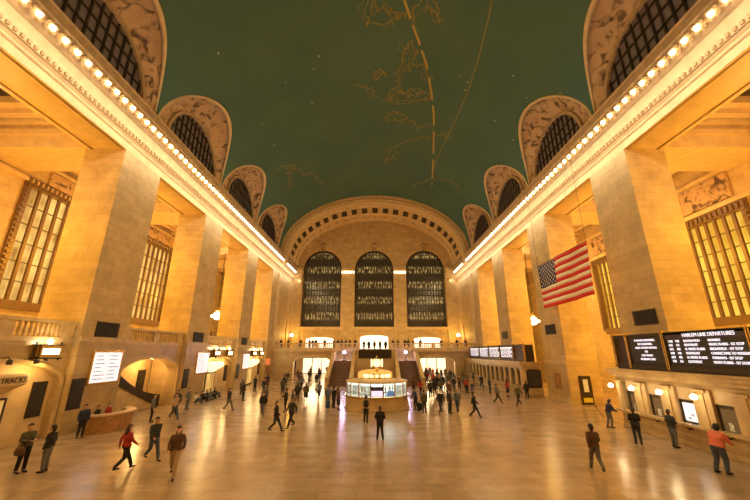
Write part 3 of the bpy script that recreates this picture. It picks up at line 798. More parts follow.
MB().rings([ring_pts(r, z) for r, z in ((.4, 2.12), (2.1, 2.12), (2.1, 2.08), (.4, 2.08))]).build('light_panel', 'booth_lit', bo)
for k in range(16):
    a = 2*pi*k/16 + pi/16
    MB().box(-.04, .04, -.04, .04, 1.12, 2.14).build('mullion', 'brass', bo).location = (2.22 * cos(a), 2.22 * sin(a), 0)
rk = MB()
for k in range(16):
    if k in (11, 12): continue
    a = 2*pi*(k+.5)/16 + pi/16
    for j in range(3):
        for q in (-.25, 0, .25):
            p = Vector((2.0 * cos(a) - q * sin(a), 2.0 * sin(a) + q * cos(a), 1.2 + j * .26)); t = Vector((-sin(a), cos(a), 0)) * .1
            n = Vector((cos(a), sin(a), 0)) * .02
            rk.rings([[p - t - n, p + t - n, p + t + n, p - t + n], [v + Vector((0, 0, .22)) for v in (p - t - n, p + t - n, p + t + n, p - t + n)]])
tag(rk.build('leaflet_rack', 'paper', bo), kind='stuff')
MB().box(-.42, .42, -2.34, -2.26, 1.16, 1.95).build('screen_frame', 'black', bo)
MB().box(-.38, .38, -2.36, -2.34, 1.2, 1.62).build('screen', mat('ticket_screen', (.8, .7, 1), .3, emit=(.85, .7, 1), es=.9), bo)
MB().box(-.36, .36, -2.36, -2.34, 1.66, 1.9).build('screen_header', 'board_violet', bo)
MB().lathe([(.75, 2.4), (.75, 2.55), (.5, 2.6), (.35, 2.75), (.16, 2.85), (.12, 3.1), (.2, 3.25)], (0, 0, 0), 16).build('clock_pedestal', 'brass', bo, smooth=True)
b = MB()
for k in range(7):
    a = pi + pi * (k + .5) / 7
    b.ball((.9 * cos(a), .9 * sin(a) * .8, 2.62), .15, 4)
b.build('finial_lights', 'opal', bo, smooth=True)
tag(bo, 'round marble and glass information booth in the middle of the hall floor', 'information booth')
ck = empty('four_faced_clock', (bx, by, 3.25)); ck.scale = (1.15, 1.15, 1.15)
MB().lathe([(.05, 0), (.2, .05), (.34, .2), (.4, .4), (.34, .6), (.2, .75), (.06, .82), (.06, .9), (.03, 1.0)], (0, 0, 0), 16).build('case', 'brass', ck, smooth=True)
for k in range(4):
    f = MB().prism([(.3 * cos(2*pi*j/20), .3 * sin(2*pi*j/20) + .4) for j in range(20)], -.47, -.36, 'Y').build('dial', 'opal', ck)
    f.rotation_euler.z = k * pi / 2
    h = MB().box(-.012, .012, -.485, -.475, .4, .62).box(0, .16, -.485, -.475, .39, .41).build('hands', 'black', f)
tag(ck, 'brass ball clock with glowing dials on top of the information booth', 'clock')
point('booth_light', (bx, by, 1.95), 60, (.95, 1, .9), .3)

# ------------------------------------------------------------ ticket offices on the right
def ticket_office(name, x, y0, y1, z_top, nwin, lab, screens, depth):
    """front faces -X; y0 = end nearer the camera"""
    t = empty(name, (x, y0, 0)); L_ = y1 - y0; D = depth
    MB().box(0, D, 0, L_, 0, .95).build('counter_front', 'marble', t)
    b = MB(); b.box(-.1, 0, 0, L_, 0, .22).box(-.06, 0, 0, L_, .5, .56); b.build('plinth', 'marble_trim', t)
    MB().box(-.38, .1, 0, L_, .98, 1.1).build('counter_ledge', 'marble_trim', t)
    MB().box(-.2, D, -.1, L_ + .1, 3.1, 3.3).box(-.35, D, -.2, L_ + .2, 3.3, 3.5).box(-.42, D, -.25, L_ + .25, 3.5, 3.62).build('cornice', 'marble_trim', t)
    MB().box(0, D, 0, L_, 2.85, 3.1).build('frieze', 'marble', t)
    MB().box(D - .15, D, 0, L_, .95, 2.85).build('back', 'stone_plain', t)
    step = L_ / nwin
    for k in range(nwin + 1):
        u = min(max(k * step, .25), L_ - .25)
        pw = .5 if screens and 0 < k < nwin else .25
        MB().box(-.1, .5, u - pw, u + pw, .95, 2.85).box(-.16, -.1, u - .17, u + .17, 1.1, 2.75).box(-.18, 0, u - .3, u + .3, 2.7, 2.85).build('pilaster', 'stone_plain', t)
    for k in range(nwin):
        if screens: MB().tube([(0, (k + .5) * step, .9), (-.2, (k + .5) * step, .82), (-.3, (k + .5) * step, .98)], .035).build('bracket', 'bronze', t)
        pw = .52 if screens else .27; a0, a1 = k * step + pw, (k + 1) * step - pw
        if k == 0: a0 += .25
        if k == nwin - 1: a1 -= .25
        f = MB().box(.05, .15, a0, a0 + .1, 1.1, 2.85).box(.05, .15, a1 - .1, a1, 1.1, 2.85).box(.05, .15, a0, a1, 2.1, 2.25).build('window_frame', 'bronze', t)
        MB().box(.02, .14, a0, a1, 2.25, 2.85).build('header_panel', 'stone_plain' if screens else 'bronze', f)
        if screens and k in screens:
            MB().box(.09, .12, a0 + .12, a1 - .12, 1.2, 2.08).build('window_screen', 'screen', f)
            MB().box(.07, .09, a0 + .3, a1 - .5, 1.45, 1.6).box(.07, .09, a0 + .5, a1 - .3, 1.3, 1.4).build('screen_text', 'screen_ink', f)
        else:
            MB().box(.1, .13, a0 + .1, a1 - .1, 1.1, 2.1).build('pane', 'ticket_glass', f)
            if screens: MB().box(.06, .1, a0 + .4, a1 - .4, 1.15, 1.5).build('speaking_grille', 'paper', f)
    return tag(t, lab, 'ticket office')
t1 = ticket_office('ticket_office', 16.4, 10.0, 24.4, 3.6, 7, 'marble ticket office with brass window frames at the right edge, below the large departure board', [4], 1.75)
t2 = ticket_office('ticket_office', 16.2, 39.0, 62.0, 3.6, 13, 'long low ticket office with a row of dark windows along the right wall', [], 1.95)
# end face of the far office
ef = MB().box(.3, 1.9, -.06, -.01, 1.1, 2.75).build('end_window', 'bronze', t2)
MB().box(.4, 1.8, -.08, -.06, 1.2, 2.65).build('pane', 'dark_glass', ef)
MB().box(-.05, 1.95, -.12, -.01, .3, .45).build('end_moulding', 'marble_trim', t2)
# wall lamps between the ticket windows
def wl():
    r = empty('ticket_lamp')
    MB().tube([(0, 0, 0), (-.25, 0, .12), (-.4, 0, .05)], .025).build('arm', 'brass', r)
    MB().lathe([(.04, .05), (.13, -.02), (.16, -.12), (.1, -.2), (.02, -.22)], (-.4, 0, 0), 12).build('shade', 'globe', r, smooth=True)
    return r
w0 = wl()
for i, y in enumerate([22.4, 20.3, 18.15, 24.3]):
    o = w0 if i == 0 else dup(w0)
    o.location = (16.28, y, 2.6)
    tag(o, ['small glowing wall lamp between the first two ticket windows from the far end', 'small glowing wall lamp left of the bright ticket window screen', 'small glowing wall lamp right of the bright ticket window screen', 'glowing lamp at the far corner of the near ticket office'][i], 'lamp', 'lamps along the near ticket office')
    point('ticket_lamp_light', (o.location.x - .55, y, 2.5), 55, SOFT, .08)

# departure boards
def board_frame(t, y0, y1, z0, z1, panels, D):
    MB().box(.12, D, 0, y1 - y0, 3.62, z1).build('housing', 'bronze', t)
    MB().box(0, .12, -.05, y1 - y0 + .05, z0, z0 + .25).box(0, .12, -.05, y1 - y0 + .05, z1 - .1, z1 + .05).build('rail', 'bronze', t)
    for u in panels: MB().box(-.05, .12, u - .09, u - .03, z0, z1 + .15).box(-.05, .12, u + .03, u + .09, z0, z1 + .15).build('post', 'brass', t)
bd = empty('departure_board', (16.1, 10.5, 0)); L_ = 13.2
board_frame(bd, 10.2, 23.4, 3.7, 5.65, [0, 4.4, 8.95, 11.8, 13.05], 1.1)
MB().box(.04, .12, 9.1, 11.65, 4.0, 5.5).build('message_panel', 'black', bd)
MB().box(.04, .12, .2, 8.8, 4.0, 5.3).build('departures_panel', 'black', bd)
MB().box(.0, .12, .2, 8.8, 5.3, 5.65).build('header', 'board_violet', bd)
def T(s_, y, z, size, m='led', al='LEFT', sx=1.0): text('lettering', s_, (.02, y, z), size, m, '-X', bd, .012, al, sx)
text('lettering', 'HARLEM LINE DEPARTURES', (-.02, 7.65, 5.48), .25, 'led', '-X', bd, .012, 'LEFT', .88)
for col, y in (('TIME', 8.65), ('TRK', 8.2), ('DESTINATION', 7.7), ('REMARKS', 6.35)): T(col, y, 5.2, .16, 'led', sx=.9)
rows = [('6:22', '112', 'SOUTHEAST', 'WHITE PLAINS - 1ST STOP'), ('6:25', '108', 'N. WHITE PLAINS', 'BRONXVILLE - 1ST STOP'), ('6:48', '110', 'SOUTHEAST', 'CONNECTING TO WASSAIC'),
        ('6:50', '106', 'N. WHITE PLAINS', 'FORDHAM - 1ST STOP'), ('7:20', '116', 'SOUTHEAST', 'WHITE PLAINS - 1ST STOP')]
for r, row in enumerate(rows):
    z = 5.0 - r * .205
    for s_, y in zip(row, (8.65, 8.2, 7.7, 6.35)): T(s_, y, z, .17, 'led', sx=.82)
for r, s_ in enumerate(['IF YOU SEE SOMETHING,', 'SAY SOMETHING.', 'ALERT A POLICE OFFICER', 'OR', 'CALL MTAPD', 'AT 888 NYC SAFE']):
    T(s_, 10.35, 5.32 - r * .215, .16, 'led', 'CENTER', .9)
tag(bd, 'large black departure board reading HARLEM LINE DEPARTURES on top of the near ticket office', 'departure board')
b2_ = empty('departure_board', (16.6, 39.2, 0))
board_frame(b2_, 39.2, 61.6, 3.7, 5.45, [0, 3.0, 7.6, 12.2, 16.8, 22.4], 1.1)
for k, (a, bb) in enumerate(((3.2, 7.4), (7.8, 12.0), (12.4, 16.6), (17.0, 22.0))):
    MB().box(.04, .12, a, bb, 3.98, 5.3).build('departures_panel', 'black' if k else 'board_violet', b2_)
    MB().box(.0, .04, a + .2, bb - .2, 5.05, 5.25).build('header', 'screen', b2_)
    random.seed(k + 5); l = MB()
    for r in range(6):
        y = bb - .25
        while y > a + .4:
            wl_ = random.uniform(.3, 1.1); y2 = max(a + .2, y - wl_)
            l.box(.01, .04, y2, y, 4.88 - r * .165, 4.98 - r * .165); y = y2 - random.uniform(.1, .35)
    l.build('lettering', 'led', b2_)
tag(b2_, 'long departure board with four lit panels on top of the far ticket office', 'departure board')

# door and lamp on the outer right wall
dr = struct(empty('door_11', (19.7, 33.8, 0)))
MB().box(-.55, .55, -.08, 0, 0, 2.5).build('door_frame', 'bronze', dr)
MB().box(-.22, .22, -.1, -.08, 1.1, 2.2).build('door_glass', 'office_left', dr)
MB().box(-.42, .42, -.12, -.08, .2, .6).build('placard', 'yellow', dr)
e = trim(); MB().box(29.6, 29.8, YN, YF + 1, 0, 1.1).box(29.55, 29.8, YN, YF + 1, 1.1, 1.3).build('wainscot', 'marble_trim', e)
# poster on the base of right pier
pf = empty('poster_frame', (W - .12, 35.6, 0))
MB().box(-.08, 0, -.55, .55, 1.2, 2.6).build('frame', 'brass', pf); MB().box(-.1, -.08, -.45, .45, 1.3, 2.5).build('poster', 'wood', pf)
tag(pf, 'small brown framed poster at the base of the second right pier', 'poster')
sc = empty('wall_sconce', (29.7, 33.2, 2.6))
MB().box(-.08, .1, -.1, .1, -.3, .3).build('back_plate', 'brass', sc); MB().ball((-.32, 0, .1), .3, 6).build('globe', 'globe', sc, smooth=True)
MB().tube([(-.05, 0, -.1), (-.3, 0, -.2)], .03).build('arm', 'brass', sc)
tag(sc, 'glowing globe sconce on the outer right wall just beyond the near ticket office', 'lamp')
point('sconce_light', (28.9, 33.2, 2.7), 60, SOFT, .3)
e = trim(MB().tube([(21.5, 36.2, .015), (17.0, 27.5, .015)], .03, 4).build('t', 'bronze'))
# chandeliers in the aisles
def chandelier():
    r = empty('chandelier')
    MB().ball((0, 0, 0), .55, 8).build('bulb_ball', 'globe', r, smooth=True)
    MB().lathe([(.62, -.12), (.7, -.05), (.7, .05), (.62, .12)], (0, 0, 0), 20).build('band', 'brass', r)
    MB().lathe([(.1, .5), (.35, .7), (.15, 1.0), (.05, 1.3)], (0, 0, 0), 12).build('crown', 'brass', r)
    MB().tube([(0, 0, 1.2), (0, 0, 12.6)], .05).build('chain', 'bronze', r)
    b = MB()
    for k in range(12):
        a = 2*pi*k/12; b.ball((.85 * cos(a), .85 * sin(a), -.05), .13, 4)
    b.build('ring_bulbs', 'globe', r, smooth=True)
    return r
ch = chandelier()
for i, (x, y, z) in enumerate([(-23, 49.6, 9.7), (23.2, 50.0, 9.0), (-23, 61, 9.7)]):
    o = ch if i == 0 else dup(ch)
    o.location = (x, y, z)
    tag(o, ['glowing ball chandelier hanging in the left aisle behind the third pier', 'glowing ball chandelier hanging in the right aisle above the far ticket office', 'glowing chandelier at the far end of the left aisle'][i], 'chandelier', 'chandeliers in the side aisles')

# small orange sign and notice under the far end of the left balcony
sg = empty('orange_sign', (-W + .01, 60.5, 0))
MB().box(0, .1, -1.0, 1.0, 2.6, 3.6).build('panel', 'sign_orange', sg); MB().box(0, .06, -.8, .8, 1.2, 2.4).build('notice', 'wood', sg)
tag(sg, 'small glowing orange sign on the left wall near the far lobby arch', 'sign')
struct(MB().box(-21.3, -W, 59.0, YF + .9, 0, 5.2).build('wall_left', 'marble'))
# statues / torchiere lamps at the corners of the far balcony
for s in (-1, 1):
    tc = empty('torch_lamp', (s * 17.2, 71.3, 5.2))
    MB().lathe([(.35, 0), (.3, .2), (.1, .4), (.08, 2.2), (.3, 2.5)], (0, 0, 0), 10).build('stand', 'brass', tc)
    MB().ball((0, 0, 2.75), .35, 6).build('globe', 'globe', tc, smooth=True)
    tag(tc, 'standing globe lamp in the %s corner of the far balcony' % ('left' if s < 0 else 'right'), 'lamp', 'standing lamps of the far balcony')
    point('torch_light', (s * 16.6, 70.8, 8.0), 260, GOLD, .3)

# ------------------------------------------------------------ flag
fl = empty('american_flag', (17.2, 30.3, 11.1))
FW, FH = 8.5, 4.35
def fpt(u, v, off=0):    # u from the far end to the near end, v downwards
    return (off + .09 * sin(u * 9 + v * 2) + .03 * sin(u * 21), FW / 2 - u * FW, FH / 2 - v * FH - .05 * sin(u * 5))
def sheet(u0, u1, v0, v1, name, m, off, nu=30, par=fl):
    b = MB(); R = []
    for i in range(nu + 1):
        u = u0 + (u1 - u0) * i / nu
        R.append([fpt(u, v0, -off), fpt(u, v1, -off), fpt(u, v1, off), fpt(u, v0, off)])
    return b.rings(R).build(name, m, par, smooth=True)
for k in range(13):
    u0 = .4 if k < 7 else 0
    sheet(u0, 1, k / 13, (k + 1) / 13, 'stripe', 'red' if k % 2 == 0 else 'white', .012)
can = sheet(0, .4, 0, 7/13, 'canton', 'blue', .012)
b = MB()
for r in range(9):
    for c in range(6 if r % 2 == 0 else 5):
        u = (.033 + .067 * c + (0 if r % 2 == 0 else .033)); v = (r + 1) / 10 * 7 / 13
        x, y, z = fpt(u, v, 0); pts = []
        for q in range(10):
            a = pi/2 + q * pi / 5; rr = .13 if q % 2 == 0 else .055
            pts.append((y + rr * cos(a), z + rr * sin(a)))
        b.prism(pts, x - .03, x - .016, 'X')
b.build('stars', 'star', can)
MB().tube([(0, FW/2 + .1, FH/2 + .05), (0, -FW/2 - .1, FH/2 + .05)], .03).build('rod', 'bronze', fl)
MB().tube([(0, FW/2, FH/2), (.02, FW/2, 11.0)], .015).build('wire', 'bronze', fl); MB().tube([(0, -FW/2, FH/2), (.02, -FW/2, 11.0)], .015).build('wire', 'bronze', fl)
tag(fl, 'large hanging flag with red and white stripes and a starred blue canton', 'flag')

# ------------------------------------------------------------ left service desk
dk = empty('service_desk', (-17.15, 23.6, 0)); R = []; R2 = []
for k in range(17):
    a = -pi/2 + pi * k / 16
    o_ = (cos(a) * 1.5, sin(a) * 2.1); i_ = (cos(a) * 1.05, sin(a) * 1.65)
    o_ = (o_[0] * .85, o_[1] * .8); i_ = (i_[0] * .85, i_[1] * .8)
    R.append([(o_[0], o_[1], 0), (o_[0] * 1.06, o_[1] * 1.06, .95), (i_[0], i_[1], .95), (i_[0], i_[1], 0)])
    R2.append([(o_[0] * 1.12, o_[1] * 1.1, .95), (o_[0] * 1.12, o_[1] * 1.1, 1.05), (i_[0], i_[1], 1.05), (i_[0], i_[1], .95)])
MB().rings(R).build('front_panel', 'wood', dk); MB().rings(R2).build('worktop', mat('desk_top', (.6, .42, .25), .3), dk)
tag(dk, 'curved wooden service desk with pale top beside the first left pier', 'desk')

# ------------------------------------------------------------ people
def capsule(bm, a, ra, b, rb, sub=2):
    t = bmesh.new()
    for c, r in ((a, ra), (b, rb)):
        bmesh.ops.create_icosphere(t, subdivisions=sub, radius=r, matrix=Matrix.Translation(c))
    h = bmesh.ops.convex_hull(t, input=t.verts)
    bmesh.ops.delete(t, geom=[g for g in set(h['geom_interior'] + h['geom_unused']) if isinstance(g, bmesh.types.BMVert)], context='VERTS')
    me = bpy.data.meshes.new('t'); t.to_mesh(me); t.free(); bm.from_mesh(me); bpy.data.meshes.remove(me)
def blob(name, caps, voxel, dec=0.4):
    bm = bmesh.new()
    for c in caps: capsule(bm, *c)
    me = bpy.data.meshes.new(name); bm.to_mesh(me); bm.free()
    o = bpy.data.objects.new(name, me); COL.objects.link(o)
    m = o.modifiers.new('r', 'REMESH'); m.mode = 'VOXEL'; m.voxel_size = voxel
    sm = o.modifiers.new('s', 'SMOOTH'); sm.iterations = 2; sm.factor = .5
    d = o.modifiers.new('d', 'DECIMATE'); d.ratio = dec
    dg = bpy.context.evaluated_depsgraph_get(); n = bpy.data.meshes.new_from_object(o.evaluated_get(dg)); bpy.data.objects.remove(o)
    for p in n.polygons: p.use_smooth = True
    n.name = name; return n
V3 = lambda *a: Vector(a)
def lr(p, sx): return Vector((p[0] * sx, p[1], p[2]))
POSES = {
 'stand': dict(kL=(.1,-.01,.5), aL=(.11,.02,.08), kR=(-.1,-.01,.5), aR=(-.12,.02,.08), eL=(.25,.03,1.16), wL=(.26,-.04,.92), eR=(-.25,.03,1.16), wR=(-.26,-.04,.92)),
 'walk': dict(kL=(.09,-.2,.53), aL=(.09,-.36,.11), kR=(-.09,.05,.5), aR=(-.09,.36,.2), eL=(.25,.14,1.18), wL=(.24,.16,.94), eR=(-.25,-.06,1.17), wR=(-.22,-.27,1.0)),
 'hands': dict(kL=(.1,-.03,.5), aL=(.12,.0,.08), kR=(-.1,.0,.5), aR=(-.1,.06,.08), eL=(.24,.0,1.17), wL=(.09,-.27,1.2), eR=(-.24,.0,1.17), wR=(-.09,-.27,1.15)),
 'lean': dict(lean=.3, hip=.12, kL=(.1,.12,.5), aL=(.12,.25,.08), kR=(-.1,.02,.5), aR=(-.12,.12,.08), eL=(.25,-.14,1.08), wL=(.16,-.36,1.0), eR=(-.25,-.14,1.08), wR=(-.16,-.36,1.0)),
 'back': dict(kL=(.11,-.01,.5), aL=(.16,.02,.08), kR=(-.11,-.01,.5), aR=(-.16,.02,.08), eL=(.27,.02,1.17), wL=(.14,-.2,1.02), eR=(-.27,.02,1.17), wR=(-.14,-.2,1.0)),
 'sit': dict(drop=.8, kL=(.13,-.42,.46), aL=(.13,-.6,.08), kR=(-.13,-.4,.46), aR=(-.14,-.62,.08), eL=(.24,-.14,.42), wL=(.13,-.36,.52), eR=(-.24,-.14,.42), wR=(-.13,-.36,.5)),
}
def make_person(pose, long_hair=False, skirt=False):
    P = POSES[pose]; ln = P.get('lean', 0); hy = P.get('hip', 0); dz = P.get('drop', 0)
    def up(x, y, z): return V3(x, y + hy - ln * max(0, z - .95), z - dz - (.5 * ln * ln * max(0, z - .95)))
    body = []; top = []; leg = []; sho = []; hair = []
    j = {k: V3(*v) for k, v in P.items() if isinstance(v, tuple)}
    HL, HR = up(.09, 0, .92), up(-.09, 0, .92)
    body += [(up(.07,0,.97), .12, up(-.07,0,.97), .12), (up(.05,0,1.12), .11, up(-.05,0,1.12), .11), (up(.09,.01,1.3), .115, up(-.09,.01,1.3), .115),
             (up(.15,.01,1.41), .065, up(-.15,.01,1.41), .065), (up(0,.01,1.2), .12, up(0,0,1.38), .1), (up(0,.01,1.44), .058, up(0,-.01,1.55), .052),
             (up(0,-.015,1.585), .072, up(0,0,1.665), .096), (up(0,-.055,1.56), .045, up(0,-.03,1.64), .075),
             (up(0,-.1,1.645), .014, up(0,-.118,1.605), .019), (up(.03,-.092,1.565), .011, up(-.03,-.092,1.565), .011),
             (up(.096,.01,1.63), .02, up(.094,.01,1.59), .014), (up(-.096,.01,1.63), .02, up(-.094,.01,1.59), .014)]
    top += [(up(.08,0,.98), .145, up(-.08,0,.98), .145), (up(.06,0,1.12), .14, up(-.06,0,1.12), .14), (up(.1,.01,1.28), .14, up(-.1,.01,1.28), .14),
            (up(.16,.01,1.4), .085, up(-.16,.01,1.4), .085), (up(0,.01,1.4), .1, up(0,.02,1.47), .07), (up(0,.01,1.2), .145, up(0,0,1.38), .128)]
    leg += [(up(.07,0,.95), .14, up(-.07,0,.95), .14)]
    for sx, h, k, a in ((1, HL, j['kL'], j['aL']), (-1, HR, j['kR'], j['aR'])):
        body += [(h, .1, k, .062), (k, .062, (k * .6 + a * .4) + V3(0, .015, 0), .058), ((k * .6 + a * .4) + V3(0, .015, 0), .056, a, .038)]
        leg += [(h, .12, k, .08), (k, .08, a + V3(0, 0, .04), .066)]
        body += [(a, .04, a + V3(0, -.12, -.04), .03)]
        sho += [(a + V3(0, .03, -.035), .043, a + V3(0, -.08, -.04), .045), (a + V3(0, -.08, -.04), .045, a + V3(sx*.01, -.17, -.048), .034), (a + V3(0, 0, 0), .045, a + V3(0, .01, .05), .047)]
    for sx, s_, e_, w_ in ((1, up(.18,.01,1.4), j['eL'], j['wL']), (-1, up(-.18,.01,1.4), j['eR'], j['wR'])):
        body += [(s_, .055, e_, .042), (e_, .042, w_, .028)]
        top += [(s_, .077, e_, .06), (e_, .06, w_, .046)]
        d = (w_ - e_).normalized(); pe = w_ + d * .085
        sd = d.orthogonal(); sd = V3(0, 1, 0) - d * d.y; sd = sd.normalized() if sd.length > .1 else V3(1, 0, 0)
        inn = d.cross(sd); inn = inn if inn.x * sx < 0 else -inn
        body += [(w_, .026, pe + sd * .02, .021), (w_, .026, pe - sd * .02, .021)]
        for q, ln_ in enumerate((.06, .072, .068, .052)):
            b0 = pe + sd * (-.033 + q * .022); b1 = b0 + d * ln_ * .5 + inn * .01; b2 = b1 + d * ln_ * .45 + inn * .025
            body += [(b0, .0095, b1, .009), (b1, .009, b2, .008)]
        tb = w_ + d * .03 - sd * .022; t1_ = tb - sd * .03 + d * .025 + inn * .012
        body += [(tb, .012, t1_, .011), (t1_, .011, t1_ + d * .03 + inn * .012, .009)]
    hair += [(up(0,.012,1.69), .1, up(0,.035,1.64), .098), (up(0,.05,1.62), .08, up(0,.05,1.57), .065), (up(0,-.03,1.715), .07, up(0,.02,1.72), .08)]
    if long_hair: hair += [(up(0,.06,1.6), .09, up(0,.09,1.42), .085), (up(.05,.05,1.6), .05, up(.07,.04,1.45), .04), (up(-.05,.05,1.6), .05, up(-.07,.04,1.45), .04)]
    if skirt: leg = [(up(.07,0,.96), .14, up(-.07,0,.96), .14), (up(.05,0,.9), .16, j['kL'] + V3(0,0,-.02), .12), (up(-.05,0,.9), .16, j['kR'] + V3(0,0,-.02), .12)]
    if skirt: top += [(up(.07,0,.95), .16, up(-.07,0,.9), .16)]
    eyes = MB()
    for sx in (-1, 1): eyes.ball(tuple(up(sx * .034, -.094, 1.632)), .012, 4)
    ey = eyes.build('eyes', 'black', smooth=True); eme = ey.data; bpy.data.objects.remove(ey)
    return dict(body=blob('body', body, .0085, .35), jacket=blob('jacket', top, .014, .5), trousers=blob('trousers', leg, .014, .5), shoes=blob('shoes', sho, .012, .6), hair=blob('hair', hair, .012, .6), eyes=eme)
SKIN = [mat('skin_%s' % n, c, .55) for n, c in (('light', (.62,.36,.24)), ('tan', (.42,.24,.14)), ('dark', (.12,.06,.035)))]
CM = {n: mat('cloth_' + n, c, .85) for n, c in dict(black=(.012,.011,.012), charcoal=(.03,.03,.034), navy=(.015,.02,.05), grey=(.13,.12,.12), brown=(.10,.05,.025), tan=(.38,.26,.15), red=(.35,.03,.025),
      coral=(.75,.20,.13), white=(.6,.56,.5), blue=(.05,.09,.22), olive=(.09,.08,.04), jeans=(.06,.08,.13), slate=(.12,.13,.15)).items()}
HAIR = {n: mat('hair_' + n, c, .6) for n, c in dict(black=(.012,.01,.009), brown=(.06,.03,.015), fair=(.3,.18,.08), grey=(.3,.28,.26)).items()}
for me_m in SKIN: pass
PROTO = {}
for k, a in dict(stand=('stand',), walk=('walk',), hands=('hands',), lean=('lean',), back=('back',), sit=('sit',), walk_f=('walk', True), stand_f=('stand', True, True), hands_f=('hands', True)).items():
    PROTO[k] = make_person(*a)
for p in PROTO.values():
    for me in p.values():
        if not me.materials: me.materials.append(None)
def person(pose, x, y, rz, top, leg, hair, skin, label, h=1.0, group='people on the hall floor', z=0, shoes='black'):
    r = empty('person', (x, y, z), radians(rz)); r.scale = (h, h, h)
    for part, me in PROTO[pose].items():
        o = bpy.data.objects.new(part, me); COL.objects.link(o); o.parent = r
        m = {'body': SKIN[skin], 'jacket': CM[top], 'trousers': CM[leg], 'shoes': CM[shoes], 'hair': HAIR[hair], 'eyes': M['black']}[part]
        o.material_slots[0].link = 'OBJECT'; o.material_slots[0].material = m
    tag(r, label, 'person', group); return r
